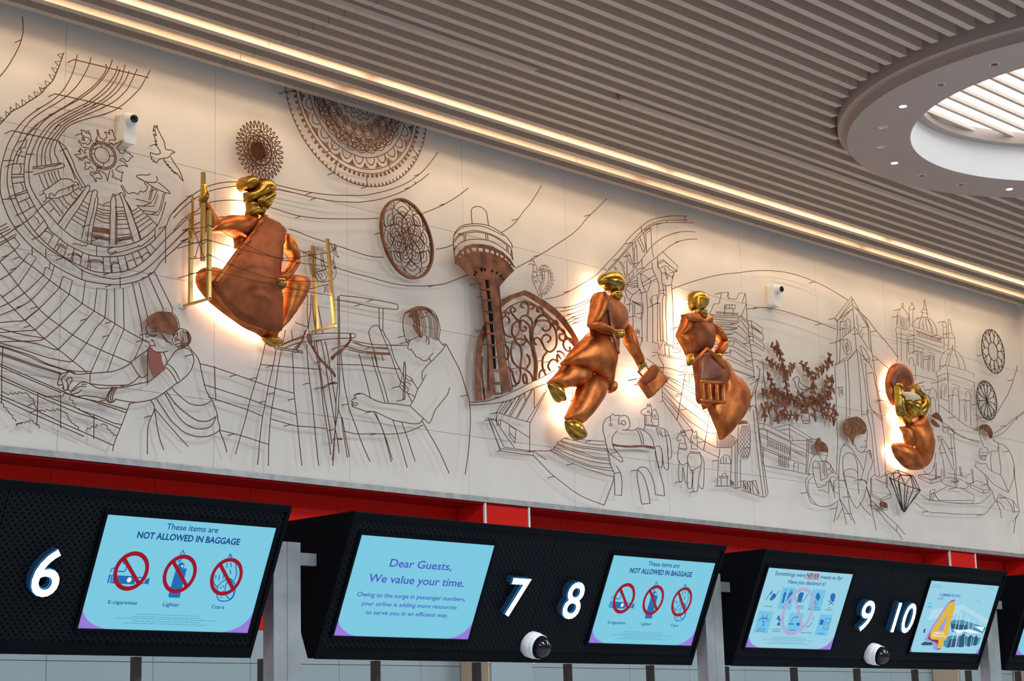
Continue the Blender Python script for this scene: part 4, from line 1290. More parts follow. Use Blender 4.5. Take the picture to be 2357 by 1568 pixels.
- 13354 4099 13325 3989 13287 3759 13478 3774 13533 4116
s 13349 3964 13365 4008 13419 4043 13470 4044 13499 4012 13508 3974
- 13508 3974 13342 3963
- 13443 4030 13432 3975
- 13404 4027 13393 3971
s 13358 3849 13379 3874 13417 3881 13440 3852
- 13326 3846 13454 3857 13446 3841 13325 3835 13326 3846
- 13345 3767 13350 3833
- 13434 3774 13439 3840
- 13256 3753 13478 3774 13553 3757 13639 3775
- 13586 4199 13553 3757
- 13618 4202 13580 3763
s 13655 4033 13640 3938 13639 3775
- 13495 3826 13492 3783
- 13508 3823 13504 3781
- 13520 3820 13517 3779
- 13533 3817 13530 3778
+grille|wire|3
- 13338 4210 13329 4105
- 13354 4212 13345 4105
- 13371 4213 13362 4105
- 13387 4215 13378 4107
- 13404 4217 13395 4109
- 13421 4218 13412 4110
- 13437 4220 13428 4112
- 13454 4224 13445 4113
- 13471 4227 13462 4115
- 13488 4230 13478 4116
- 13505 4234 13495 4118
- 13522 4232 13512 4120
- 13538 4230 13529 4123
- 13555 4226 13547 4138
- 13571 4223 13565 4154
+basket|wire|3
o 13649 4331 13729 4355 13808 4355 13820 4269 13803 4149 13768 4059 13720 4035 13662 4042 13626 4070 13622 4171
- 13694 4336 13691 4315 13663 4291 13673 4271 13647 4248 13664 4229 13640 4206 13659 4187 13636 4164 13656 4145 13636 4122 13658 4104 13645 4082 13669 4063 13668 4042
- 13718 4338 13694 4315 13701 4295 13677 4272 13692 4252 13668 4229 13687 4210 13663 4187 13683 4168 13660 4145 13681 4126 13662 4104 13683 4085 13671 4063 13692 4045
- 13720 4338 13726 4318 13705 4295 13719 4276 13696 4253 13714 4234 13691 4210 13710 4192 13687 4169 13706 4150 13685 4127 13704 4108 13686 4085 13703 4066 13694 4045
- 13743 4341 13729 4318 13743 4299 13723 4276 13741 4257 13718 4234 13737 4215 13714 4192 13733 4173 13710 4150 13729 4131 13708 4108 13724 4089 13706 4067 13717 4047
- 13745 4341 13761 4322 13746 4299 13765 4280 13745 4257 13764 4238 13741 4215 13761 4196 13738 4173 13757 4154 13733 4131 13750 4112 13727 4089 13738 4070 13719 4047
- 13769 4343 13764 4322 13785 4303 13769 4281 13790 4262 13768 4239 13788 4220 13765 4197 13784 4178 13761 4155 13778 4136 13754 4112 13766 4093 13741 4070 13742 4049
- 13771 4344 13796 4325 13788 4304 13811 4285 13794 4262 13815 4243 13792 4220 13812 4201 13788 4178 13807 4159 13782 4136 13796 4116 13769 4093 13773 4073 13744 4049
+tower_edges|wire|3.8
- 13636 3748 13947 3709 14000 3716 14030 3746
s 13826 4476 13835 4509 13878 4538 13928 4503 13947 4282 13965 4045 14002 3732
s 13881 4498 13893 4277 13921 4002 13960 3713
s 13928 4503 13966 4204 14037 3751
c 13670 3832 13703 3838 13702 3756 13670 3766
- 13670 3832 13702 3756
c 13728 3837 13774 3840 13772 3738 13727 3751
- 13728 3837 13772 3738
c 13801 3842 13861 3851 13896 3732 13811 3741
- 13801 3842 13896 3732
s 13968 4797 13936 4737 13873 4633 13857 4600
s 14017 4892 13995 4801 13928 4656 13928 4503
s 13826 4476 13849 4591 13931 4680 14014 4851
@wire_tower_block|wire high-rise block with stepped balconies behind the copper woman in a cape|wire art||0.07
+crown|wire|3.6
- 13256 5291 13308 5307 13374 5408 13452 5424 13500 5532 13599 5554 13614 5493 13720 5505 13772 5570 13860 5584 13871 5492 13804 5481 13859 5580
- 13606 5553 13575 5503 13614 5493
- 13314 5308 13364 5287
- 13320 5301 13779 5356 13871 5483
- 13406 5341 13735 5374 13727 5364 13412 5330 13406 5341
- 13528 5331 13536 5425
- 13653 5345 13665 5404
c 13549 5427 13702 5450 13692 5412 13540 5393
- 13576 5431 13560 5396
- 13615 5437 13599 5402
- 13655 5443 13639 5408
- 13871 5488 13870 5328
+balconies|wire|3.6
- 13779 5356 13883 5322
- 13364 5287 13738 5334 13779 5352
- 13368 5268 13708 5297 13738 5334
- 13778 5339 13868 5304
- 13379 5246 13693 5279 13763 5321 13868 5239
- 13404 5229 13685 5260 13748 5299
- 13415 5211 13703 5236 13725 5263 13871 5190
- 13425 5184 13648 5208 13709 5232
- 13461 5150 13618 5167 13673 5195 13879 5130
- 13355 5111 13523 5122 13654 5132 13874 5077
- 13364 5065 13586 5095 13653 5112 13896 5032
- 13349 5039 13621 5051 13652 5104
- 13347 5007 13515 5025
- 13345 4983 13500 4999
- 13634 5053 13899 4992
- 13485 4978 13564 4988 13585 5015 13644 5014 13901 4935
- 13496 4955 13574 4957 13592 5012
- 13580 4954 13910 4888
- 13545 4922 13921 4865
- 13603 4842 13943 4811 13929 4801 13615 4831
- 13876 5321 13924 5336 14102 5288 14090 5237 13934 5297
- 13880 5297 13932 5280 14090 5237
- 13877 5256 13932 5272 14109 5223 14097 5168
- 13880 5224 13932 5207 14097 5168
- 13890 5185 13938 5191 14108 5141 14118 5097
- 13894 5153 13940 5143 14118 5097
- 13896 5104 13944 5111 14109 5072
- 13903 5032 13950 5039 14056 5020
- 13903 4960 13958 4975 14131 4948
- 13930 5329 13932 5280
- 13938 5273 13939 5208
- 13944 5192 13944 5143
+core|wire|3.8
s 13876 5321 13878 5191 13899 5056 13914 4937 13929 4810
s 14079 4974 14076 4795 14122 4574 14141 4415 14158 4380
- 13965 4907 13986 4918 13991 4898 14031 4891 14016 4881
s 14016 4881 13996 4801 13925 4761 13855 4728
@wire_arc|long wire arching over the right security camera from temple to clock tower|wire art||0.07
+strand|wire|4
s 12771 5450 12986 5535 13244 5624 13508 5703 13776 5763 13981 5813 14189 5852 14443 5885 14685 5895 14901 5887 15133 5864 15339 5831 15576 5780
@wire_arc|lower sagging wire passing just under the right security camera|wire art||0.07
+strand|wire|4
s 13873 5435 14072 5481 14294 5502 14574 5501 14858 5488 15149 5466 15349 5451
@wire_arc|short wire left of the caped copper woman's elbow|wire art||0.07
+strand|wire|4
s 12726 5074 12895 5141 12983 5161
@wire_office|low modern wire building with flat overhanging roofs below the leafy tree|wire art||0.07
+slabs|wire|3.4
- 13949 4378 14038 4391 14480 4302 14476 4261 14033 4346 13958 4331
- 14038 4391 14033 4346
- 13958 4323 14032 4334 14448 4258
- 14211 4369 14444 4425 14813 4322 14803 4292 14446 4380 14292 4352
- 14444 4425 14435 4273
- 14477 4277 14732 4298 14803 4292
- 13959 4267 14468 4183
- 13968 4288 14456 4202
- 14448 4258 14425 4102
- 14086 4336 14077 4175
- 13970 4173 14432 4103
- 13981 4150 14430 4087
- 14447 4250 14708 4201 14819 4170
- 14467 4179 14687 4134
- 14469 4195 14691 4175
- 14509 4175 14703 4152
- 14718 4292 14664 3985
- 14746 4287 14713 4112 14678 3986
- 14417 4093 14666 4067
- 14007 4001 14216 3995 14476 3989 14670 3977 14799 3988
- 14484 4067 14553 4065 14539 3995
- 14484 4067 14476 3994
- 14017 4169 13988 4008
+louvres|wire|4
- 14104 4237 14099 4186
- 14133 4234 14128 4181
- 14162 4230 14157 4177
- 14192 4226 14187 4172
- 14221 4221 14216 4168
- 14251 4217 14246 4163
- 14280 4212 14275 4159
- 14310 4208 14305 4154
- 14340 4204 14335 4150
- 14370 4199 14364 4145
- 14400 4195 14394 4140
- 14427 4190 14421 4134
- 14242 4122 14245 4014
- 14271 4118 14272 4012
- 14301 4115 14296 4010
- 14331 4112 14321 4008
- 14361 4108 14346 4007
- 14391 4106 14381 4006
@wire_clock_tower|tall pointed wire clock tower right of the leafy tree|wire art||0.07
+roof|wire|3.4
- 15353 5534 15318 5559 15646 5826 15931 5546 15913 5521
- 15344 5524 15377 5546 15650 5800
- 15369 5545 15645 5751
- 15318 5559 15376 5541
- 15385 5556 15418 5578 15425 5570 15451 5600 15466 5593 15491 5619 15498 5611 15533 5647 15547 5640 15573 5666 15588 5659 15614 5690 15629 5683
- 15430 5545 15647 5708
- 15674 5738 15859 5659 15931 5546
- 15679 5712 15725 5710 15895 5567
+walls|wire|3.4
s 15650 5800 15655 5709 15656 5525 15668 5299 15683 5231 15691 4972 15688 4626
- 15359 5526 15358 5448 15321 5322 15311 5295 15323 5270 15307 5131 15263 5074 15261 4920 15240 4609 15235 4368 15175 4028
- 15414 5542 15384 5348 15398 5332 15388 5314 15351 5119
- 15384 5348 15490 5414 15589 5471 15656 5520 15722 5490
- 15306 5320 15354 5344 15382 5326
- 15263 5074 15313 5115 15432 5169 15496 5198 15525 5185 15668 5299 15733 5264 15865 5194 15936 5132
- 15296 5095 15366 5121 15446 5157 15524 5176 15607 5239 15674 5282
- 15726 5464 15825 5381 15896 5321
- 15937 5529 15943 5318 15953 5275 15977 5085 15998 5061 15983 5007 16025 4836 16042 4664 16063 4448 16040 4083
- 15902 5559 15906 5401 15933 5299
s 15445 5153 15443 4942 15408 4571
s 15499 5164 15497 4949 15474 4621
s 15732 5255 15751 5153 15777 4982 15801 4669
s 15816 5179 15816 4987 15841 4746
- 15947 5099 15988 4920 16023 4697
c 15315 4871 15377 4887 15371 4801 15312 4782
c 15336 4857 15359 4864 15359 4821 15334 4814
- 15699 4653 15784 4658
- 15783 4714 15780 4688 15840 4487 15851 4068 15926 4048 16040 4083
- 15866 4697 15896 4432 15927 4057
- 15837 4772 15868 4715 16057 4657 16038 4629 15868 4715 15795 4690
+windows|wire|3
s 15433 5380 15451 5470 15506 5547 15541 5587 15585 5567 15583 5488 15570 5443
s 15474 5403 15493 5501 15536 5542
- 15507 5425 15526 5524
- 15547 5439 15564 5520
- 15709 5646 15719 5534
s 15711 5462 15735 5536 15769 5558
- 15740 5449 15778 5507
- 15768 5426 15805 5475
+clock_face|wire|3.4
r 15500 5298 74 81
r 15500 5298 34 40
- 15509 5382 15485 5214
- 15476 5291 15516 5309
o 15743 5344 15788 5333 15845 5287 15885 5231 15889 5197 15834 5198 15779 5253 15746 5301
@wire_arc|wire running down from the clock tower to the domed palace|wire art||0.07
+strand|wire|4
s 15836 5660 15918 5633 16035 5552 16124 5502 16244 5438 16349 5372 16430 5311
s 15961 5276 16090 5231 16266 5165
s 16020 4923 16115 4926 16178 4915
s 15984 4828 16072 4833 16198 4825 16325 4813
@wire_palace|wire palace with big ribbed dome and slim minarets|wire art||0.07
+left_turret|wire|3
- 16428 5607 16457 5638 16521 5629 16637 5627
s 16450 5646 16471 5749 16493 5788 16558 5843 16592 5853 16655 5821 16698 5773 16700 5728
s 16576 5855 16581 5893 16599 5904 16614 5888 16601 5854
s 16468 5658 16486 5733 16506 5763 16530 5757 16524 5648
s 16539 5641 16552 5733 16571 5754 16584 5729 16562 5626
- 16588 5629 16612 5751
s 16628 5626 16645 5747 16679 5752 16672 5705
- 16428 5607 16431 5562 16638 5573
- 16433 5518 16648 5524
- 16439 5563 16421 5363 16430 5311 16400 5262
- 16529 5621 16492 5283
- 16638 5573 16601 5297
s 16711 5866 16722 5886 16767 5911 16779 5936 16793 5915 16823 5892 16821 5873 16794 5865 16761 5681
- 16718 5863 16704 5691
s 16711 5866 16760 5860 16821 5878
- 16655 5639 16704 5691 16755 5699 16790 5649
- 16654 5630 16779 5629 16769 5555
- 16657 5594 16774 5592
- 16658 5539 16647 5393
- 16758 5535 16749 5406
+dome|wire|3.2
s 16775 5720 16831 5765 16938 5803 17060 5821 17159 5794 17220 5737 17235 5656
s 16937 5798 16895 5737 16887 5681
s 16990 5811 16964 5747 16972 5684
s 17025 5816 17032 5748 17057 5677
s 17075 5809 17135 5744 17158 5663
s 17042 5814 17102 5758 17124 5668
s 16956 5810 16971 5859 16946 5864 17004 5910 17024 5997 17043 6004 17045 5963 17056 5918 17067 5873 17069 5822
- 16954 5861 17075 5865
- 16994 5899 17062 5900
+facade|wire|3
- 16778 5684 17226 5654 17346 5643 17445 5656
- 16782 5648 17306 5610
- 16783 5593 17329 5585
- 16786 5557 17330 5529
- 16756 5521 17340 5479
s 16826 5604 16835 5641 16852 5648 16864 5636 16859 5602
s 16880 5602 16888 5640 16906 5647 16918 5635 16913 5600
s 16934 5600 16942 5638 16960 5645 16972 5633 16967 5598
s 16988 5597 16996 5635 17014 5643 17026 5630 17022 5596
s 17042 5595 17051 5633 17069 5640 17081 5628 17076 5593
s 17097 5593 17105 5631 17124 5638 17136 5626 17131 5591
s 17151 5591 17160 5629 17178 5637 17191 5624 17186 5589
s 17206 5588 17215 5627 17233 5634 17246 5622 17241 5587
s 17261 5587 17270 5625 17289 5632 17301 5620 17296 5585
- 16799 5467 16925 5466 16920 5429
s 16782 5283 16799 5404 16837 5436 16894 5425 16915 5391 16894 5243
s 16807 5277 16832 5399 16876 5414 16863 5257
- 17017 5451 17144 5440 17134 5374
s 16995 5237 17014 5368 17072 5416 17121 5400 17132 5355 17114 5234
s 17024 5259 17050 5381 17093 5387 17082 5248
s 16645 5374 16698 5404 16739 5396
s 16630 5264 16646 5320 16690 5344 16721 5321 16720 5257
- 16750 5171 17139 5163
- 16748 5279 16734 5115
s 16974 4962 16991 5027 17057 5071 17121 5042 17127 4961
s 16985 4800 17003 4929 17044 4979 17090 4938 17089 4811
s 16815 5034 16871 5077 16898 5025
+right_turret|wire|3
s 17348 5774 17361 5804 17399 5828 17408 5825 17439 5796 17443 5769
s 17348 5774 17399 5762 17445 5778
- 17363 5757 17357 5654
- 17434 5763 17427 5654
s 17468 5819 17483 5859 17493 5865 17516 5845 17529 5809
- 17468 5814 17528 5804
- 17476 5811 17470 5707
- 17528 5804 17542 5717
- 17454 5658 17479 5708 17542 5717 17589 5676
- 17454 5658 17597 5668
- 17461 5649 17434 5524
- 17588 5667 17580 5553
- 17354 5579 17441 5572
- 17364 5645 17345 5512
+pavilion|wire|3
s 17226 5293 17247 5379 17322 5472 17435 5529 17543 5543 17645 5515 17725 5450 17764 5351
s 17357 5356 17407 5455 17488 5531
s 17409 5353 17460 5462 17524 5536
s 17551 5540 17602 5462 17639 5354
- 17524 5536 17533 5593 17507 5543
- 17151 5247 17226 5293 17356 5351 17781 5344 17941 5321 17918 5295
- 17151 5247 17153 5202 17371 5270 17909 5237
- 17382 5350 17379 5266 17374 5173
- 17170 5204 17141 4816
- 17386 5258 17351 4839
- 17919 5238 17914 5030 17929 5013 17911 4721
- 17180 5150 17353 5207
- 17193 5179 17206 5153
- 17247 5195 17260 5169
- 17301 5210 17315 5184
- 17452 5164 17609 5154 17605 5126
s 17450 5034 17469 5101 17517 5130 17567 5112 17573 5029
s 17198 4978 17223 5091 17274 5143 17324 5130 17319 5037
- 17216 4980 17238 5074
- 17270 4995 17294 5099
- 17697 5146 17858 5137
s 17718 5046 17736 5104 17783 5119 17823 5086 17825 5039
s 17405 4845 17438 5014 17505 5050 17571 5020 17554 4787
- 17182 4985 17353 4968
- 17715 5027 17697 4792
- 17805 5028 17779 4745
- 17671 4975 17669 4780
@wire_curve|curved wire rising along the mural's right end beside the two round windows|wire art||0.07
+strand|wire|4
s 18919 5544 18889 5481 18816 5394 18741 5288 18625 5168 18492 5057 18382 4959
@wire_swag|sagging pairs of wires under the palace leading to the cup-holding man|wire art||0.07
+strand|wire|3.6
s 17171 4910 17370 4849 17571 4778 17742 4736 17920 4721
s 17908 4874 18089 4865 18200 4872
s 16932 4784 17181 4738 17348 4695 17444 4637 17686 4605 17956 4603
s 17209 4695 17463 4648 17583 4623 17774 4595 17953 4584
s 18248 4707 18550 4832 18758 4930 18983 5037
s 18262 4680 18480 4749 18754 4911 18981 5022
- 18802 4964 18803 4916
@wire_flautist|small wire woman with red-brown bun playing a flute|wire art||0.07
+hair|plate|0
f 14875 4208 14857 4239 14839 4271 14864 4306 14904 4343 14939 4338 14951 4315 15008 4303 15048 4274 15059 4242 15042 4215 14969 4217 14904 4211
+body|wire|3.4
s 14903 4202 14913 4162 14959 4125 15004 4137 15022 4164 15039 4190 15049 4216
- 14995 4186 15031 4185
s 14867 4199 14789 4143 14757 4107 14730 4056 14703 3996 14729 3982
s 14776 4019 14790 4085 14814 4112 14858 4116 14897 4087 14904 4013 14903 3939
s 14786 4044 14836 4052 14901 4050
s 14783 4019 14797 3955 14833 3884 14859 3866 14978 3904 14988 3929
s 14903 3939 14962 3956 15032 3999 15094 4029
s 15088 4103 15076 4069 15031 4048
s 15111 4055 15194 4004 15191 3983 15089 3987 15025 3932 14981 3929
s 14729 3982 14668 3936 14648 3878 14668 3806 14716 3721 14813 3699 14941 3692 15074 3722 15182 3771
s 14785 3970 14709 3923 14681 3856 14707 3769 14813 3699
s 15057 3960 15107 3889 15104 3856 15188 3829
- 15041 3950 15020 3825
- 15056 3951 15126 3792
s 14856 3841 14928 3843 15020 3825
- 15121 3948 15190 3970
- 15121 3948 15118 3857
- 14959 4125 14947 4008
- 14981 4127 14973 3986
- 15003 4125 15010 3997
+flute|wire|4
- 14996 4132 15073 4102 15125 4048
- 15018 4130 15087 4095
- 15039 4062 15122 4023
@wire_worshipper|larger wire woman with a low bun, hands raised in prayer|wire art||0.07
+hair|hair|0
f 15343 4470 15357 4523 15407 4570 15486 4595 15579 4618 15669 4606 15741 4562 15753 4512 15713 4461 15619 4443 15556 4424 15521 4386 15499 4325 15473 4356 15447 4396 15389 4416 15354 4438
+hair_strands|wire|3
s 15364 4523 15448 4532 15487 4476 15464 4415
s 15421 4563 15496 4554 15512 4496 15497 4435
s 15367 4481 15426 4470 15451 4430
s 15500 4593 15636 4586 15722 4534
s 15514 4581 15619 4567 15702 4498
s 15517 4539 15599 4530 15684 4470
s 15509 4598 15507 4521 15483 4442
r 15463 4597 18 10
+body|wire|3.6
s 15758 4512 15756 4435 15727 4381 15729 4338 15694 4301 15644 4270 15584 4278 15542 4303 15524 4344
- 15689 4385 15728 4394
s 15401 4383 15397 4349 15317 4308 15264 4236 15228 4115 15204 3963 15198 3780
s 15318 4312 15393 4315 15464 4288 15533 4226 15600 4156 15638 4092
s 15288 4120 15303 4189 15353 4231 15430 4246 15502 4224 15545 4143 15543 4058
s 15303 4055 15365 4081 15441 4092 15515 4081 15543 4058
s 15288 4120 15296 3996 15330 3907 15392 3795 15472 3717 15536 3747 15621 3828 15681 3943
s 15543 4058 15534 3923 15541 3856
s 15564 3984 15597 4004 15672 3993 15683 3960
s 15573 3993 15642 3999 15685 3973
s 15198 3780 15240 3701 15288 3547
- 15240 3701 15123 3578
s 15165 3753 15126 3668 15070 3554
s 15205 3781 15318 3673 15390 3591
s 15302 4046 15341 3874 15356 3742 15376 3660 15439 3561
- 15271 3652 15375 3656
- 15204 3963 15323 3969
- 15532 3780 15622 3711 15730 3659
- 15320 4015 15507 4009
+hands|wire|3.4
s 15581 3994 15656 4110 15698 4207 15737 4279 15787 4305 15798 4267 15807 4217 15820 4201 15781 4129 15728 4074 15705 4012 15674 3951
- 15761 4281 15793 4233
s 15776 4282 15811 4251
@wire_workbench|wire bench with a small lidded pot hanging from its lower corner|wire art||0.07
+frame|wire|3.6
- 15766 4009 15784 4036 15843 4070 15933 4048 16031 4082 16043 4108 16076 4120 16234 4116
- 15783 4027 15770 3856 15928 3817 16106 3864 16112 3908 16064 3964 16066 4042
- 15780 3874 15930 3838 16094 3893
- 15846 4032 16036 3996
c 16055 4084 16072 4089 16063 3960 16039 3954
- 15930 3838 15927 3808
s 15681 3943 15743 3820 15815 3783 15931 3724 16049 3664 16183 3604 16322 3514
s 15688 3935 15744 3829 15748 3736 15806 3525
s 15734 3752 15868 3711 16012 3619 16189 3527 16275 3460
- 16190 3596 16182 3535
- 15690 3762 15751 3762
- 15766 4009 15734 3752
+pot|plate|0
f 15901 3790 15927 3813 16020 3807 16033 3765 15952 3763 15906 3769
+pot_rim|wire|3.4
o 15905 3764 15967 3756 16030 3760 16028 3743 15948 3733
@wire_diamond|dark faceted wire diamond below the drummer's shell-like lower body|wire art||0.08
+edges|dark_wire|6
c 16092 4064 16170 4109 16247 4150 16541 4114 16661 3974 16312 3736
- 16092 4064 16177 4041 16248 4038 16372 4009 16532 3991 16661 3974
- 16177 4041 16305 4108 16372 4009
- 16248 4038 16305 4108 16507 4107
- 16372 4009 16490 4101 16532 3991
- 16507 4107 16575 4003 16661 3974
- 16170 4109 16243 4124 16305 4108 16247 4150
- 16305 4108 16541 4114
- 16170 4109 16177 4041
- 16177 4041 16312 3736
- 16248 4038 16312 3736
- 16270 4022 16299 3757
- 16372 4009 16320 3737
- 16532 3991 16328 3737
- 16620 3971 16337 3742
- 16115 4053 16282 3751
- 16427 3996 16340 3768
@wire_table|wire table top with candles, low stools and a round tray|wire art||0.07
+furniture|wire|3.4
c 16658 4134 16810 4155 17097 4152 17091 4111 16890 4064 16655 4107
- 16658 4134 16895 4100 16890 4064
- 16895 4100 17095 4143
o 17109 4117 17164 4144 17304 4160 17477 4156 17614 4131 17635 4096 17569 4068 17428 4062 17222 4072 17122 4091
o 17299 4128 17371 4143 17448 4136 17402 4118 17314 4116
c 17676 4126 17816 4170 18029 4145 18077 4103 18062 4065 17941 4046 17678 4086
- 17674 4117 17946 4079 18077 4098
- 17946 4079 17941 4046
- 17213 4067 16961 3972 16957 3945 17027 3906
- 17465 4073 17738 4012 17731 3966 17689 3922
- 17027 3906 17338 3924 17694 3954
- 16832 3892 17335 3901 17760 3923 17888 3941 18136 4070
- 16665 3941 16840 3888
s 16538 3853 16791 3774 17043 3778 17387 3788 17743 3812 17943 3830 18176 3976
- 18136 4070 18176 3976 18242 3985
- 16840 3892 16863 3991 16959 4016 16963 3990 16875 3961
- 16866 3894 16884 3966
- 16908 3897 16928 3978 17027 3901
+candles|wire|3.4
c 17379 4257 17366 4057 17402 4059 17405 4259
c 16988 4286 16991 4126 17003 4127 17023 4289
c 17718 4286 17740 4141 17751 4142 17753 4284
- 17108 4234 17105 4153
- 17143 4237 17148 4156
- 17175 4221 17174 4158
- 17480 4293 17492 4194
- 17507 4295 17509 4195
- 17241 4200 17449 4199 17605 4185
- 17524 4233 17536 4197
- 17608 4208 17700 4229
s 16775 4196 16795 4163 16845 4162 16916 4191 16975 4249
@wire_onlooker|wire figure half hidden behind the drummer, holding a hanging lamp|wire art||0.07
+hair|plate|0
f 16998 4773 17072 4817 17141 4815 17202 4767 17210 4727 17147 4743 17031 4767
f 16973 4716 17027 4740 17156 4680 17051 4670
+body|wire|3.4
s 17107 4459 17157 4337 17174 4212
s 17154 4553 17220 4415 17321 4279 17351 4245
s 17189 4557 17281 4475 17355 4391
s 17354 4618 17354 4500 17371 4265
s 17407 4624 17414 4433 17421 4251
c 17290 4658 17415 4679 17434 4626 17319 4615
- 17348 4695 17444 4637
s 16960 4625 17031 4523 16995 4394
s 17070 4563 17158 4581 17172 4555 17124 4460 17087 4439
s 17030 4397 17001 4314 16955 4230
- 17206 4731 17209 4631
- 17096 4566 17106 4513
- 17123 4573 17133 4524
@wire_drinker|wire man raising a cup with both hands at the mural's right end|wire art||0.07
+hair|plate|0
f 17962 4758 18022 4787 18097 4800 18169 4793 18228 4752 18237 4696 18193 4654 18151 4678 18120 4713 18076 4727 18051 4744 17977 4736
+body|wire|3.6
s 17958 4734 17957 4669 17993 4607 18023 4563
s 18200 4693 18240 4659 18272 4624
s 18122 4498 18219 4525 18293 4523 18345 4612 18237 4640
s 17804 4321 17847 4371 17918 4358 18047 4370 18061 4343
s 17804 4321 17889 4291 17991 4249 18060 4222 18161 4165 18303 4130 18475 4096
s 18059 4333 18163 4296 18326 4272 18408 4203 18475 4096
s 18327 4620 18475 4606 18595 4531 18651 4413 18646 4270 18661 4129 18665 3988 18680 3904 18588 3813 18514 3654
s 18345 4612 18342 4480 18356 4340 18326 4272
s 18178 4503 18146 4416 18154 4295
- 18651 4413 18627 4268 18475 4096
s 18000 4245 18048 4147 18136 4070
- 18060 4222 18039 4146
s 18273 4062 18418 4035 18564 4009 18647 3939
s 18273 4062 18205 3983 18265 3894 18277 3802
s 18249 4023 18380 4033 18501 3966 18544 3890
s 18204 3978 18294 3961 18360 3910
- 18566 4018 18574 3897
- 18656 3879 18516 3776
+cup|wire|3.6
s 18020 4544 18092 4542 18104 4496 18060 4455 18016 4404 17962 4409 17913 4441 17921 4498 17981 4531
- 17937 4481 18066 4492
- 17933 4452 18060 4455
- 17946 4426 18036 4415'''
def clusters(pts):
    """indices of outlines grouped so that outlines that touch stay together"""
    n = len(pts); par_ = list(range(n)); A = [np.asarray(p, float) for p in pts]; lo = [a.min(0)-.006 for a in A]; hi = [a.max(0)+.006 for a in A]
    def dens(a):
        o = [a[:1]]
        for i in range(len(a)-1):
            k = max(1, int(np.hypot(*(a[i+1]-a[i]))/.012)); o.append(a[i]+(a[i+1]-a[i])*(np.arange(1, k+1)/k)[:, None])
        return np.concatenate(o)
    Dn = [dens(a) for a in A]
    def find(i):
        while par_[i] != i: i = par_[i]
        return i
    for i in range(n):
        for j in range(i):
            if find(i) == find(j) or (lo[i] > hi[j]).any() or (lo[j] > hi[i]).any(): continue
            if (((Dn[i][:, None]-Dn[j][None])**2).sum(2)).min() < .011**2: par_[find(i)] = find(j)
    g = {}
    for i in range(n): g.setdefault(find(i), []).append(i)
    return list(g.values())
def split_multi(name, parts, outl, m, par, y=None):
    for g in clusters(outl):
        ps = [parts[i] for i in g]
        if y and (sum(np.hypot(*np.diff(np.asarray(outl[i], float), axis=0).T).sum() for i in g) > .22):
            L = [(outl[i], np.hypot(*np.diff(np.asarray(outl[i], float), axis=0).T).sum()) for i in g]
            for P, ln_ in sorted(L, key=lambda t: -t[1])[:1]:
                for k in ((.2, .8) if ln_ > 1.2 else (.4,)):
                    p = P[int(k*(len(P)-1))]; ps.append(cyl((p[0], .001, p[1]), (0, -1, 0), .003, .003, y, 5))      # stand-off pin
        multi(name, ps, m, par)
def make_part(name, m, rad, ops, y, par):
    parts, cl = [], []; y += .0016*par.get('_n', 0); par['_n'] = par.get('_n', 0)+1; rad *= .8
    for k, n in ops:
        if k in 'rd':
            P = ell(*[v/1000 for v in n]); cl.append(list(P)+[P[0]])
            parts.append(slab(P, y-.003, .006) if k == 'd' else tube(P, rad, y, True, 5)); continue
        P = [(n[i]/1000, n[i+1]/1000) for i in range(0, len(n), 2)]
        if k in 'fF':
            if k == 'f': P = catmull(P, True, 3)
            parts.append(slab(P, y-.003, .006)); cl.append(list(map(tuple, P))+[tuple(P[0])]); continue
        if k in 'so': P = catmull(P, k == 'o', 4)
        P = np.asarray(P); parts.append(tube(P, rad, y, k in 'oc', 6)); cl.append(np.r_[P, P[:1]] if k in 'oc' else P)
    split_multi(name, parts, cl, m, par, y)
cur = part = None; store = []
for ln in WIRES.strip().split('\n')+['@end']:
    if ln[0] in '@+':
        if part and store: make_part(part[0], part[1], float(part[2])/1000, store, cur_y, cur)
        store = []; part = None
        if ln == '@end': break
        if ln[0] == '@':
            nm, lab, cat, grp, yy = ln[1:].split('|'); cur_y = float(yy); cur = thing(nm, lab, cat); first = True
        else: part = ln[1:].split('|')
        continue
    k, *n = ln.split(); store.append((k, [float(v) for v in n]))
def ring(c, r, y, rad, n=72, zmax=None):
    P = [(c[0]+r*math.sin(2*math.pi*i/n), c[1]-r*math.cos(2*math.pi*i/n)) for i in range(n)]
    if zmax is None: return [tube(P, rad, y, True)]
    P = [p for p in [(c[0]+r*math.sin(a), c[1]-r*math.cos(a)) for a in np.linspace(-math.pi, math.pi, 2*n)] if p[1] < zmax]
    return [tube(P, rad, y)] if len(P) > 2 else []
def pol(c, r, a): return (c[0]+r*math.sin(a), c[1]-r*math.cos(a))
# half mandala hanging from the ceiling line
c = (9.09, 6.38); ZM = 6.33; y = .07
t = thing('wire_mandala', 'great half-round mandala of concentric wire rings cut off by the ceiling', 'wire art')
P = []
for r in (.716, .618, .585, .495, .372, .360, .292): P += ring(c, r, y, .0032, 72, ZM)
for r, am, q in ((.457, .007, 26), (.44, .006, 24), (.20, .012, 18), (.165, .012, 16), (.13, .01, 14), (.10, .01, 12)):
    pts = [pol(c, r+am*math.sin(q*a), a) for a in np.linspace(-2, 2, 160)]; P.append(tube([p for p in pts if p[1] < ZM], .0032, y))
for q_ in P: multi('ring', [q_], 'wire', t)
for k in range(-27, 28):
    a = k*.058; b = [pol(c, .714, a-.012), pol(c, .714, a+.012), pol(c, .690, a)]
    if max(p[1] for p in b) < ZM: multi('edge_spike', [slab(b, y-.003, .006)], 'plate', t)
for k in range(-23, 24):
    p = pol(c, .635, k*.072)
    if p[1] < ZM-.01: multi('stud', [slab(ell(*p, .013, .013, 10), y-.003, .006)], 'plate', t)
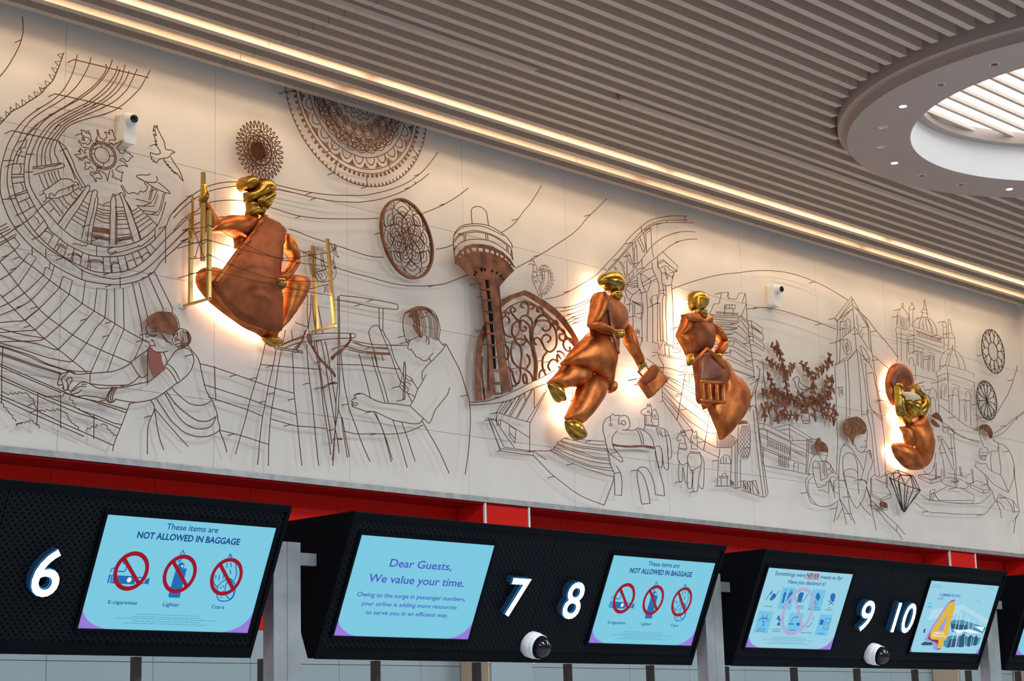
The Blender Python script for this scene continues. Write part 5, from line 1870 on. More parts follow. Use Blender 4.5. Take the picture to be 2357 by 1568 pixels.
for k in range(-6, 7):
    a = (k+.5)*.235; sp = [pol(c, .578, a-.07), pol(c, .565, a-.03), pol(c, .535, a), pol(c, .565, a+.03), pol(c, .578, a+.07)]
    if max(p[1] for p in sp) < ZM: multi('spade', [slab(sp, y-.003, .006)], 'plate', t); 
P = []
for k in range(-6, 7):
    a = k*.235; pts = [pol(c, .497+.052*math.sin(math.pi*u)**.6+.006*(i % 2), a+.085*(2*u-1)) for i, u in enumerate(np.linspace(0, 1, 25))]
    if max(p[1] for p in pts) < ZM: multi('scallop', [tube(pts, .003, y)], 'wire', t)
for k in range(-5, 6):
    P = []
    a = (k+.5)*.29
    q = pol(c, .40, a)
    for da, dr_, rr in ((-.10, 0, .028), (.10, 0, .028), (-.045, .025, .024), (.045, .025, .024)):
        s = pol(c, .395+dr_, a+da)
        pts = ell(*s, rr, rr, 14)
        if max(p[1] for p in pts) < ZM: P.append(tube(pts, .0035, y, True, 5))
    s = pol(c, .372, a); pts = ell(*s, .032, .032, 14)
    if max(p[1] for p in pts) < ZM: P.append(tube(pts, .003, y, True, 5))
    if P: multi('flower', P, 'wire', t)
for k in range(-4, 5):
    for off, r0, rs in ((0, .305, (.05, .032)), (.15, .265, (.026, .012))):
        a = k*.31+off; s = pol(c, r0, a); P = []
        for rr in rs:
            pts = ell(*s, rr, rr, 16)
            if max(p[1] for p in pts) < ZM: P.append(tube(pts, .003, y, True, 5))
        if P: multi('eyelet', P, 'wire', t)
P = []
for a, r0, r1 in ((-1.35, .716, .618), (-.35, .716, .60), (.12, .716, .635), (1.05, .716, .635), (.55, .62, .495), (-.5, .585, .495), (-.2, .372, .33), (.05, .372, .40)):
    p, q = pol(c, r0, a), pol(c, r1, a)
    if max(p[1], q[1]) < ZM: multi('spoke', [tube([p, q], .0032, y), cyl((p[0], .001, p[1]), (0, -1, 0), .003, .003, y, 5)], 'wire', t)
# sunburst medallion
c = (8.152, 5.729)
t = thing('wire_sunburst', 'small wire sun medallion with a wavy rim above the seated woman', 'wire art')
P = [tube([pol(c, .188+.026*math.sin(34*a), a) for a in np.linspace(0, 2*math.pi, 330)][:-1], .0038, y, True), tube([pol(c, .142+.012*math.sin(8*a+1), a) for a in np.linspace(0, 2*math.pi, 100)][:-1], .0036, y, True),
     cyl((c[0], .001, c[1]+.1), (0, -1, 0), .003, .003, y, 5), cyl((c[0], .001, c[1]-.1), (0, -1, 0), .003, .003, y, 5)]
P += [tube([pol(c, .142-.012*math.sin(8*a+1), a) for a in np.linspace(0, 2*math.pi, 100)][:-1], .0036, y, True)]
for k in range(9): P.append(tube(ell(*pol(c, .148, k*.698+.3), .009, .009, 8), .003, y, True, 5))
for k in (-1, 0, 1): P.append(tube([pol(c, .155, k*2.09), pol(c, .178, k*2.09)], .0035, y))
multi('rays', P, 'wire', t)
P = []
for r in (.108, .102, .062, .03, .014): P += ring(c, r, y, .0034, 40)
for r, am, q in ((.118, .008, 20), (.082, .012, 12), (.075, .008, 14)): P.append(tube([pol(c, r+am*math.sin(q*a), a) for a in np.linspace(0, 2*math.pi, 180)][:-1], .0034, y, True))
for k in range(16): P.append(tube([pol(c, .03, k*.393), pol(c, .06, k*.393)], .0034, y))
multi('core', P, 'wire', t)
multi('disc', [slab(ell(*c, .068, .068, 32), y-.02, .004)], 'plate', t)
# lotus plaque
c = (9.569, 5.338); Rr = .285
t = thing('lotus_plaque', 'round copper-rimmed lotus plaque left of the tower', 'wire art')
def aff(r, a):
    # slightly oval: stretched along one diagonal
    u, v = r*math.sin(a), -r*math.cos(a); k = 1+.10*math.cos(2*a-.9); return (c[0]+u*k, c[1]+v*k)
no = 72; A = [2*math.pi*i/no for i in range(no)]
V = []; F = []
for yy in (.085, .06):
    V += [(aff(Rr, a)[0], -yy, aff(Rr, a)[1]) for a in A]+[(aff(Rr*.945, a)[0], -yy, aff(Rr*.945, a)[1]) for a in A]
for i in range(no):
    j = (i+1) % no; F += [(i, j, no+j, no+i), (2*no+i, 3*no+i, 3*no+j, 2*no+j), (i, 2*no+i, 2*no+j, j), (no+i, no+j, 3*no+j, 3*no+i)]
multi('rim', [(V, F)]+[cyl((*[aff(Rr*.97, a)[0]], .001, aff(Rr*.97, a)[1]), (0, -1, 0), .004, .004, .06, 5) for a in (.5, 2.6, 4.7)], 'plate', t)
def petal(r0, r1, w, a0, n=14):
    pts = []
    for u in np.linspace(0, 1, n): pts.append((r0+(r1-r0)*u, a0-w*math.sin(math.pi*min(u*1.25, 1)*.5)*(1-max(0, (u-.6)/.4)**2)))
    q = [(r, 2*a0-a) for r, a in pts[::-1]]
    return [aff(r*Rr, a) for r, a in pts+q]
P = []
for n, r0, r1, w, ph in ((8, .55, .93, .36, .2), (8, .52, .80, .27, .2), (8, .50, .68, .16, .2), (8, .30, .66, .36, .59), (8, .28, .58, .26, .59), (8, .26, .48, .15, .59), (8, .16, .38, .36, .2), (12, .13, .30, .22, .1)):
    for k in range(n): P.append(tube(petal(r0, r1, w, ph+k*2*math.pi/n), .0032, .075, True, 5))
for r in (.05, .09, .14): P.append(tube([aff(r*Rr, a) for a in A], .0032, .075, True))
for k in range(8):
    a = .59+k*math.pi/4; P.append(tube([aff(Rr*.94, a-.13), aff(Rr*.80, a), aff(Rr*.94, a+.13)], .0032, .075)); P.append(tube([aff(Rr*.92, a), aff(Rr*.86, a)], .0032, .075))
multi('lotus', P, 'wire', t)
# two round windows near the right end
for (c, R_, ri, nm) in (((18.40, 5.635), .243, .101, 'upper round wire window with an open centre beside the palace'), ((18.173, 5.067), .213, .0, 'lower round wire window with rays meeting at its centre')):
    t = thing('wire_rosette', nm, 'wire art'); P = ring(c, R_, y, .0055, 48); nk = 11 if ri else 13
    if ri: P += ring(c, ri, y, .0045, 30)
    for k in range(nk):
        a = 2*math.pi*k/nk; b = a+math.pi/nk; mid = pol(c, R_*.72, a)
        P += [tube([pol(c, R_, b), mid, pol(c, R_, b-2*math.pi/nk)], .0042, y), tube([mid, pol(c, max(ri, .004), a)], .0042, y), tube([pol(c, R_, a), mid], .0042, y)]
        if ri: P.append(tube([pol(c, ri, a), pol(c, R_*.72, a)], .0042, y))
    P += [cyl((pol(c, R_, a)[0], .001, pol(c, R_, a)[1]), (0, -1, 0), .003, .003, y, 5) for a in (1, 3, 5)]
    multi('tracery', P, 'dark_wire', t)
# leafy tree panel
TREE = '''t 14313 5201 14313 5135 14343 5090 14378 5020 14400 4965 14422 4902 14421 4828 14428 4754 14457 4700 14510 4665 14564 4647
t 14115 4994 14196 4988 14235 4969 14302 4953 14369 4928 14408 4900
t 14131 4882 14153 4828 14216 4770 14280 4721 14373 4691 14469 4677
t 14588 5022 14513 4971 14451 4914
t 14660 5031 14744 5016 14797 4981 14836 4936 14874 4890 14883 4841 14861 4772 14825 4701
t 15236 5121 15158 5086 15064 5031 14971 4978 14892 4917
t 15156 5196 15181 5157 15176 5114
t 15206 4981 15171 4934 15195 4886 15159 4823 15065 4770 14972 4726 14852 4687 14779 4671
t 14034 4717 14057 4671 14111 4669 14236 4699
t 15008 4789 15072 4838 15108 4901 15142 4939
t 14210 5129 14264 5128 14317 5103
t 14598 4707 14629 4727 14671 4728 14711 4704 14728 4664 14681 4617 14620 4644 14603 4683
t 14680 4613 14591 4641 14482 4669 14371 4673 14262 4685 14170 4715
t 14468 4668 14394 4619 14373 4551 14342 4515
t 14468 4668 14339 4621 14197 4572 14044 4531
t 14044 4531 14040 4491 14063 4445
t 14725 4631 14764 4668 14853 4695 14955 4698 15060 4726 15154 4779
t 14853 4690 14965 4657 15080 4645 15198 4649 15222 4601
t 14945 4605 15044 4582 15160 4569 15199 4523
t 14608 4527 14494 4515 14355 4508 14257 4490 14239 4447
t 14410 4506 14408 4481
t 14845 4619 14870 4580 14836 4535
s 14557 4855 14537 4865 14559 4872 14589 4891 14631 4889 14643 4866 14625 4835 14623 4809 14649 4788 14705 4778 14748 4787 14800 4805 14751 4816 14682 4833 14642 4853
s 14557 4851 14575 4829 14579 4796 14618 4759 14644 4737 14732 4764 14778 4794 14848 4778
s 14659 4541 14642 4514 14653 4482 14717 4485 14767 4494 14777 4520 14766 4552
s 14659 4479 14664 4459 14743 4463 14766 4486
f 14638 4547 14767 4556 14764 4602 14714 4600 14639 4584'''
t = thing('tree_panel', 'dark copper leafy tree cut-out with a little bird in its middle', 'wire art')
leafm = mesh('leaf', *slab([(0, 0), (.010, .009), (.026, .011), (.040, .004), (.046, 0), (.038, -.008), (.022, -.011), (.008, -.007)], -.003, .006))
leafm.materials.append(MAT['plate'])
P = []; nl = 0; body = []; BQ = []
for ln in TREE.strip().split('\n'):
    k, *n = ln.split(); n = [float(v)/1000 for v in n]; pts = [(n[i], n[i+1]) for i in range(0, len(n), 2)]
    if k == 't':
        q = catmull(pts, False, 5); P.append(tube(q, .0085, .075)); BQ.append(q)
        L = np.r_[0, np.hypot(*np.diff(q, axis=0).T).cumsum()]; s = .01; side = 1
        while s < L[-1]+.005:
            i = min(np.searchsorted(L, s), len(q)-1); d = q[min(i+1, len(q)-1)]-q[max(i-1, 0)]; an = math.atan2(d[1], d[0])+side*(.75+.35*random.random())
            o = link('leaf', leafm, None, t); kx = 1.0+.7*random.random(); o.location = (q[i][0], -.075, q[i][1]); o.rotation_euler = (0, -an, 0); o.scale = (kx, 1, kx)
            side = -side; s += .024+.010*random.random(); nl += 1
    elif k == 'f': body.append(slab(catmull(pts, True, 3) if len(pts) > 8 else pts, .07, .006))
    else: body.append(tube(catmull(pts, False, 4), .0034, .075))
split_multi('branch', P, BQ, 'plate', t, .075)
multi('bird', body[:2], 'wire', t); multi('nest_pot', body[2:4], 'wire', t); multi('pot_crown', body[4:], 'plate', t)

# ------------------------------------------------------------------ brass loom frames around the seated woman
t = thing('brass_rods', 'upright brass rods at the seated copper woman\'s raised hand', 'rods', (7.542, 0, 4.528)); r_ = .011
for (yy, z0, z1, rr) in ((-.09, 0, .623, .012), (-.106, .446, .753, .006), (-.22, .268, .88, .012), (-.288, -.01, .60, .012)):
    box('rod', (-rr, yy-rr, z0), (rr, yy+rr, z1), 'brass', t)
box('arm', (-.008, -.30, -.012), (.008, -.005, .004), 'brass', t); box('wall_bracket', (-.03, -.02, -.02), (.03, 0, .012), 'white', t)
box('tie', (-.004, -.225, .60), (.004, -.09, .608), 'brass', t)
t = thing('brass_rods', 'leaning pair of brass rods in front of the bigger wire peacock', 'rods', (8.663, 0, 4.507))
for y0, z0, y1, z1 in ((-.08, .0, -.04, .627), (-.268, .01, -.197, .642)): multi('rod', [rod3((0, y0, z0), (0, y1, z1), .015, 4)], 'brass', t)
box('arm', (-.008, -.28, -.012), (.008, -.005, .004), 'brass', t); box('wall_bracket', (-.03, -.02, -.02), (.03, 0, .012), 'white', t)

# ------------------------------------------------------------------ copper relief sculptures with hidden LED strips
FIGS = '''@seated_sculpture|copper relief of a seated cross-legged woman with gold bun and raised hand|sculpture
+leg|copper|0.085|0.1
f 7586 4709 7595 4746 7633 4781 7683 4801 7746 4808 7803 4801 7874 4740 7939 4661 8069 4586 8201 4500 8281 4459 8281 4406 8264 4385 8221 4379 8162 4379 8102 4402 8004 4425 7907 4463 7811 4506 7716 4554 7640 4609 7590 4668
+knee|copper|0.105|0.105
f 8301 4761 8331 4820 8386 4856 8455 4868 8517 4861 8547 4833 8544 4789 8516 4731 8453 4640 8371 4526 8303 4448 8276 4423 8263 4431 8294 4616
+foot|gold|0.095|0.09
f 8144 4376 8197 4388 8263 4381 8300 4339 8263 4326 8216 4325 8170 4348
+upper_arm|copper|0.115|0.12
f 7651 5032 7645 5052 7663 5076 7695 5087 7714 5122 7771 5151 7835 5184 7945 5205 8031 5202 8094 5201 8057 5148 8005 5085 7946 5032 7900 5035 7816 5041 7778 5039 7714 5036
+side|copper|0.095|0.06
f 7899 5050 7945 5058 7990 5055 7964 4998 7912 4959 7902 5003
+forearm|copper|0.175|0.08
f 7545 5206 7586 5219 7617 5173 7671 5100 7662 5051 7612 5021 7593 5060 7574 5129 7555 5172
+hand|gold|0.215|0.05
f 7530 5322 7545 5326 7558 5286 7568 5236 7559 5203 7528 5192 7509 5204 7509 5225 7521 5263
+neck|gold|0.125|0.09
f 7981 5311 8047 5329 8117 5311 8113 5235 8087 5203 8040 5199 7975 5206 7981 5258
+dress|weave|0.190|0.085
f 8065 5208 8121 5206 8188 5195 8275 5149 8272 5100 8258 5060 8244 4982 8231 4900 8217 4791 8230 4713 8236 4582 8246 4444 8212 4414 8120 4409 8022 4416 7918 4431 7828 4469 7746 4529 7682 4607 7651 4669 7669 4702 7726 4768 7789 4852 7859 4942 7924 5027 7989 5113
+dress_edge|copper|0.217|0.03
f 8063 5207 8093 5201 8020 5113 7948 5020 7877 4929 7813 4845 7749 4761 7693 4701 7662 4670 7655 4684 7724 4768 7787 4851 7857 4941 7922 5026 7987 5112
+upper_arm|copper|0.165|0.09
f 8281 5095 8305 5132 8342 5074 8369 5030 8389 4969 8399 4933 8368 4911 8334 4943 8301 4975 8274 5003 8277 5062
+forearm|copper|0.205|0.08
f 8291 4923 8338 4942 8369 4926 8355 4897 8317 4848 8277 4793 8243 4761 8203 4776 8163 4777 8223 4827 8264 4887
+hand|gold|0.235|0.05
f 8139 4765 8189 4781 8222 4776 8227 4745 8212 4700 8162 4703 8136 4725
+head|gold|0.125|0.15
f 8008 5447 8038 5472 8085 5486 8131 5486 8165 5471 8184 5442 8186 5413 8171 5369 8104 5329 8045 5312 8018 5307 7966 5297 7959 5328 7956 5364 7992 5382 8015 5414
+bun|gold|0.095|0.13
f 8053 5450 8044 5420 8020 5395 7987 5381 7954 5382 7930 5397 7922 5424 7930 5454 7954 5479 7987 5493 8020 5493 8044 5477
+face|gold|0.250|0.045
F 7981 5296 8047 5338 8117 5385 8120 5374 8117 5336 8086 5276 8067 5241 8047 5250 8030 5258 8007 5269
+ear_ornament|brass|0.290|0.02
F 7997 5282 8005 5321 8016 5320 8008 5282
@walking_sculpture|copper relief of a striding man in a long tunic with gold head|sculpture
+leg|copper|0.130|0.1
f 11222 4578 11360 4595 11531 4588 11571 4521 11502 4448 11403 4408 11275 4378 11174 4356 11139 4391 11026 4395 11090 4448 11166 4514
+foot|gold|0.140|0.07
f 11024 4388 11122 4393 11172 4353 11181 4319 11221 4281 11157 4249 11095 4267 11047 4331
+leg|copper|0.150|0.11
f 11364 4400 11432 4472 11499 4523 11619 4538 11716 4506 11735 4458 11640 4331 11468 4162 11368 4081 11338 4106 11202 4120 11237 4187 11305 4286
+foot|gold|0.160|0.08
f 11195 4109 11269 4126 11342 4107 11371 4061 11433 4025 11398 3979 11334 3962 11271 3974 11211 4024 11193 4064
+skirt|copper|0.190|0.13
f 11528 4887 11680 4872 11840 4857 11793 4726 11764 4621 11749 4467 11689 4467 11593 4516 11444 4548 11274 4560 11129 4547 11172 4602 11282 4702 11393 4789
+skirt_fold|copper|0.160|0.05
f 11746 4491 11829 4493 11819 4427 11762 4395 11739 4403
+torso|weave|0.190|0.14
f 11607 5215 11738 5195 11903 5146 11939 5085 11939 5011 11901 4939 11853 4880 11827 4833 11716 4832 11521 4863 11504 4948 11511 5058 11538 5157
+lapel|dark_copper|0.325|0.015
f 11535 5184 11567 5176 11601 5094 11631 4952 11657 4840 11704 4708 11683 4699 11633 4808 11602 4934 11572 5067
+upper_arm|copper|0.240|0.1
f 11547 5197 11613 5203 11637 5151 11628 5084 11580 5011 11520 4930 11464 4890 11413 4893 11425 4960 11463 5059 11489 5136
+forearm|copper|0.310|0.07
f 11378 4900 11465 4923 11572 4899 11670 4884 11700 4844 11590 4840 11482 4846 11397 4867
+hand|gold|0.340|0.04
f 11650 4878 11706 4895 11738 4882 11726 4820 11658 4828
+arm|copper|0.200|0.08
f 11949 5022 12002 4963 12032 4893 12072 4810 12124 4742 12149 4686 12096 4657 12043 4717 11968 4781 11926 4827 11913 4891 11928 4945
+hand|gold|0.220|0.05
f 12084 4677 12130 4686 12143 4662 12097 4627 12073 4639
+neck|gold|0.240|0.06
f 11741 5244 11820 5246 11820 5168 11764 5163 11722 5197
+head|gold|0.200|0.11
f 11630 5348 11687 5387 11756 5413 11834 5418 11877 5388 11902 5325 11897 5253 11845 5234 11801 5250 11745 5237 11701 5245 11681 5275 11637 5279 11617 5309
@briefcase_sculpture|copper briefcase held by the striding copper man|sculpture
+body|copper|0.170|0.06
F 12109 4525 12319 4701 12474 4572 12247 4402
+flap|weave|0.225|0.03
F 12072 4521 12273 4687 12322 4644 12264 4559 12133 4492
@caped_sculpture|copper relief of a woman in a flowing cape with hands on hips|sculpture
+leg|copper|0.130|0.07
F 13022 4485 13160 4501 13143 4453 13052 4400
+cape|copper|0.150|0.1
f 13274 4898 13362 4878 13434 4833 13467 4766 13581 4732 13696 4635 13700 4612 13670 4498 13533 4350 13274 4154 13206 4231 13128 4354 13099 4451 13248 4583 13293 4666 13239 4777
+skirt|weave|0.190|0.11
f 12823 4963 12891 4887 13006 4934 13116 4909 13213 4875 13335 4813 13367 4747 13309 4662 13247 4608 13222 4458 13052 4443 12892 4444 12881 4610 12856 4760 12841 4873
+apron|dark_copper|0.285|0.03
f 12832 4801 12936 4868 13080 4818 13126 4762 13142 4660 12990 4626 12835 4607 12825 4709
+sash|copper|0.320|0.025
F 12674 4742 12884 4906 12913 4895 12713 4747
F 12886 4906 12914 4902 13183 4768 13143 4744 12894 4881
+ladder_trim|copper|0.300|0.02
F 12797 4613 13144 4631 13148 4605 12801 4584
F 12799 4590 12851 4593 12852 4430 12801 4428
F 12900 4595 12939 4597 12948 4434 12905 4432
F 13005 4601 13042 4604 13047 4440 13007 4438
F 13099 4611 13147 4612 13144 4438 13099 4436
F 12793 4446 13146 4463 13144 4437 12794 4422
+torso|weave|0.200|0.13
f 12713 5186 12881 5222 12964 5188 13091 5222 13115 5171 13103 5060 13087 4941 12990 4890 12865 4866 12800 4980 12772 5091 12764 5144
+collar|copper|0.295|0.03
f 12648 5168 12740 5193 12814 5200 12873 5166 12929 5173 13012 5206 13036 5167 12956 5128 12869 5119 12747 5117 12687 5124
+upper_arm|copper|0.200|0.08
f 12742 5194 12806 5146 12799 5060 12734 5009 12672 4985 12622 4986 12679 5082
+forearm|copper|0.240|0.07
f 12576 4973 12628 4996 12678 4997 12717 4905 12751 4841 12710 4813 12655 4882
+hand|gold|0.270|0.05
f 12672 4827 12721 4837 12743 4776 12713 4728 12677 4729 12669 4789
+upper_arm|copper|0.200|0.08
f 13136 5178 13214 5134 13274 5088 13342 5040 13293 5016 13230 5015 13158 5060 13127 5106
+forearm|copper|0.240|0.07
f 13291 5025 13248 4961 13171 4880 13110 4896 13167 4973 13197 5007
+hand|gold|0.290|0.04
f 13047 4870 13092 4884 13125 4876 13113 4840 13075 4831
+neck|gold|0.265|0.06
f 12839 5249 12939 5268 12955 5181 12907 5170 12842 5203
+head|gold|0.200|0.11
f 12828 5371 12870 5417 12946 5434 13019 5418 13056 5375 13043 5326 13009 5286 12976 5261 12932 5257 12896 5269 12857 5240 12824 5293
+face|gold|0.310|0.03
F 12813 5355 12881 5362 12942 5356 12941 5301 12884 5241 12840 5232 12799 5257
+foot|gold|0.130|0.05
f 13524 4320 13592 4362 13675 4347 13602 4328
@drummer_sculpture|copper and gold relief of a drummer curled in a shell-shaped cloak|sculpture
+cloak_hood|copper|0.070|0.1
f 16149 5002 16186 5104 16262 5193 16374 5247 16480 5247 16572 5196 16634 5105 16646 5066 16569 4989 16530 4940 16395 4907 16292 4807 16238 4819 16167 4890
+hood_lining|dark_copper|0.150|0.03
f 16123 5027 16167 5120 16257 5193 16341 5217 16420 5196 16493 5134 16518 5074 16461 5014 16402 5060 16318 5041 16258 4955 16179 4963
+drum|gold|0.150|0.12
f 16310 4867 16407 4865 16584 4893 16563 4807 16525 4741 16515 4695 16430 4669 16387 4717 16331 4781
+drum_skin|cream|0.250|0.03
f 16150 4892 16219 4908 16317 4914 16413 4905 16494 4875 16372 4841 16275 4841 16213 4860
+arm|gold|0.150|0.07
f 16179 5005 16285 5015 16293 4974 16291 4912 16302 4834 16284 4762 16334 4714 16323 4687 16208 4675 16178 4750 16173 4837 16174 4925
+arm|gold|0.150|0.07
f 16514 5040 16598 5028 16626 4991 16799 4917 16805 4899 16762 4832 16701 4754 16654 4713 16557 4729 16601 4814 16679 4894 16570 4944
+leg|gold|0.120|0.07
f 16225 4742 16333 4762 16471 4641 16417 4604 16318 4651
+cup|copper|0.120|0.07
f 16273 4579 16359 4594 16446 4616 16492 4559 16504 4463 16423 4350 16352 4422 16324 4516
+cloak|copper|0.140|0.11
f 16396 4606 16553 4675 16713 4754 16735 4649 16786 4566 16808 4461 16769 4324 16674 4219 16586 4178 16563 4271 16499 4405 16432 4513
+shell|copper|0.120|0.12
f 16103 4365 16169 4409 16283 4417 16393 4397 16500 4346 16588 4266 16613 4185 16459 4162 16330 4172 16209 4224 16131 4294'''
def inside(px, pz, P):
    ins = np.zeros(px.shape, bool); n = len(P)
    for i in range(n):
        x0, z0 = P[i]; x1, z1 = P[(i+1) % n]
        if z0 == z1: continue
        cnd = ((z0 > pz) != (z1 > pz)) & (px < (x1-x0)*(pz-z0)/(z1-z0)+x0); ins ^= cnd
    return ins
def bdist(px, pz, P):
    d = np.full(px.shape, 9e9); n = len(P)
    for i in range(n):
        a = np.array(P[i]); b = np.array(P[(i+1) % n]); ab = b-a; L = ab@ab+1e-12
        tt = np.clip(((px-a[0])*ab[0]+(pz-a[1])*ab[1])/L, 0, 1); d = np.minimum(d, np.hypot(px-a[0]-tt*ab[0], pz-a[1]-tt*ab[1]))
    return d
def relief(P, yb, h, flat):
    P = np.asarray(P, float)
    if area2(P) < 0: P = P[::-1]
    lo, hi = P.min(0), P.max(0); st = min(max((hi-lo).max()/26, .008), .022)
    gx = np.arange(lo[0]-st, hi[0]+2*st, st); gz = np.arange(lo[1]-st, hi[1]+2*st, st); X, Z = np.meshgrid(gx, gz)
    ins = inside(X, Z, P); D = bdist(X, Z, P)
    if flat: H = h*np.minimum(1, D/.014)
    else:
        U = np.zeros(X.shape)
        for _ in range(400):
            U2 = U.copy(); U2[1:-1, 1:-1] = .25*(U[2:, 1:-1]+U[:-2, 1:-1]+U[1:-1, 2:]+U[1:-1, :-2]+1); U = np.where(ins, U2, 0)
        H = h*np.sqrt(U/max(U.max(), 1e-9))
    pts = [Vector(p) for p in P]; hs = [0.0]*len(P)
    sel = ins & (D > st*.45)
    for x, z, q in zip(X[sel], Z[sel], H[sel]): pts.append(Vector((x, z))); hs.append(float(q))
    n = len(P); res = delaunay_2d_cdt(pts, [(i, (i+1) % n) for i in range(n)], [], 1, 1e-6)
    V = []
    for p, ori in zip(res[0], res[3]): V.append((p.x, -yb-.012-(min(hs[i] for i in ori) if ori else 0), p.y))
    F = []
    for q in res[2]:
        a, b, c_ = (res[0][i] for i in q[:3])
        F.append(tuple(q) if (b-a).cross(c_-a) > 0 else tuple(q[::-1]))
    return V, F, P
def sculpture(name, label, cat, parts):
    zs_ = [p[1] for q in parts for P in q[4] for p in P]; xs_ = [p[0] for q in parts for P in q[4] for p in P]
    root = thing(name, label, cat, (sum(xs_)/len(xs_), 0, min(zs_))); off = Vector(root.location); strips = []
    def loc(v): return [(x-off.x, yy, z-off.z) for x, yy, z in v]
    for nm, m, yb, h, polys, flat in parts:
        mp = []
        for P in polys:
            if not flat: P = catmull(P, True, 4)
            V, F, Q = relief(P, yb, h, flat); mp.append((loc(V), F)); n = len(Q)
            sv = [(x, -yb-.012, z) for x, z in Q]+[(x, -yb, z) for x, z in Q]
            bv, bf = slab(Q, yb, .0115); mp.append((loc(bv), bf))
            if yb < .24 and nm not in ('face', 'collar', 'hood_lining', 'skirt_fold', 'arm', 'forearm', 'upper_arm', 'hand', 'foot') and abs(area2([tuple(p) for p in Q])) > .014:
                cen = Q.mean(0); d = Q-cen; L = np.hypot(*d.T)[:, None]; strips.append(cen+d*np.clip((L-.075)/L, .3, 1))
        o = multi(nm, mp, m, root, True)
    if strips:
        sp = []
        for S in strips:
            S = S[::3] if len(S) > 30 else S; n = len(S)
            ys = max(.03, min(q[2] for q in parts)-.035); V = [(x-off.x, -ys, z-off.z) for x, z in S]; cen = S.mean(0); I = S+(cen-S)/np.hypot(*(cen-S).T)[:, None]*.012
            V += [(x-off.x, -ys, z-off.z) for x, z in I]
            sp.append((V, [(i, (i+1) % n, n+(i+1) % n, n+i) for i in range(n)]))
        multi('led_strip', sp, 'led_strip', root)
    big = sorted(parts, key=lambda q: -abs(area2([tuple(p) for p in q[4][0]])))[:3]
    rods = []
    for q in big:
        c0 = np.mean(q[4][0], axis=0); rods.append(cyl((c0[0]-off.x, .001, c0[1]-off.z), (0, -1, 0), .006, .006, q[2]+.002, 8))
    multi('mounting_rod', rods, 'dark_steel', root)
    return root
figs = []; 
for ln in FIGS.strip().split('\n'):
    if ln[0] == '@': figs.append((ln[1:].split('|'), []))
    elif ln[0] == '+': p = ln[1:].split('|'); figs[-1][1].append([p[0], p[1], float(p[2]), float(p[3]), [], False])
    else:
        k, *n = ln.split(); n = [float(v)/1000 for v in n]; q = figs[-1][1][-1]; q[4].append([(n[i], n[i+1]) for i in range(0, len(n), 2)]); q[5] = k == 'F'
roots = {}
for (nm, lab, cat), parts in figs: roots[nm] = sculpture(nm, lab, cat, parts)
# handle of the briefcase, drum stick
b0 = roots['briefcase_sculpture']; o0 = Vector(b0.location)
hp = [(12.15, 4.581), (12.101, 4.609), (12.192, 4.683), (12.235, 4.648)]
multi('handle', [tube([(a-o0.x, b-o0.z) for a, b in hp], .012, .2, False, 8)], 'copper', b0)
d0 = roots['drummer_sculpture']; q0 = Vector(d0.location)
sp_ = [(16.23, 4.953), (16.54, 5.043)]
multi('drum_stick', [tube([(a-q0.x, b-q0.z) for a, b in sp_], .007, .28, False, 8)], 'brass', d0)


# ------------------------------------------------------------------ wall security cameras
def wall_cam(x, z, lab):
    t = thing('security_camera', lab, 'camera', (x, 0, z), 'security cameras on the mural')
    def rbox(w_, d0, d1, z0, z1, r):
        P = []
        for cx_, cz_, a0 in ((w_-r, z1-r, 0), (-w_+r, z1-r, 90), (-w_+r, z0+r, 180), (w_-r, z0+r, 270)):
            for k in range(5): a = math.radians(a0+k*22.5); P.append((cx_+r*math.cos(a), cz_+r*math.sin(a)))
        return slab(P, d0, d1-d0)
    multi('body', [rbox(.05, .03, .10, -.11, .10, .022)], 'white', t)
    multi('back_plate', [rbox(.055, 0, .03, -.115, .105, .022)], 'cream', t)
    multi('ball', [lathe((0, -.08, .055), (-.2, -.95, -.15), [(-.055, .0), (-.04, .038), (0, .052), (.035, .045), (.055, .032)], 24)], 'white', t, True)
    multi('lens_barrel', [lathe((0, -.08, .055), (-.2, -.95, -.15), [(.03, .036), (.085, .034), (.088, .028)], 24)], 'white', t, True)
    multi('lens', [lathe((0, -.08, .055), (-.2, -.95, -.15), [(.086, .029), (.092, .02), (.095, .0)], 24)], 'glass_black', t, True)
wall_cam(7.035, 5.64, 'white security camera on the wall beside the leafy wreath'); wall_cam(14.33, 5.635, 'white security camera on the wall between caped woman and clock tower')

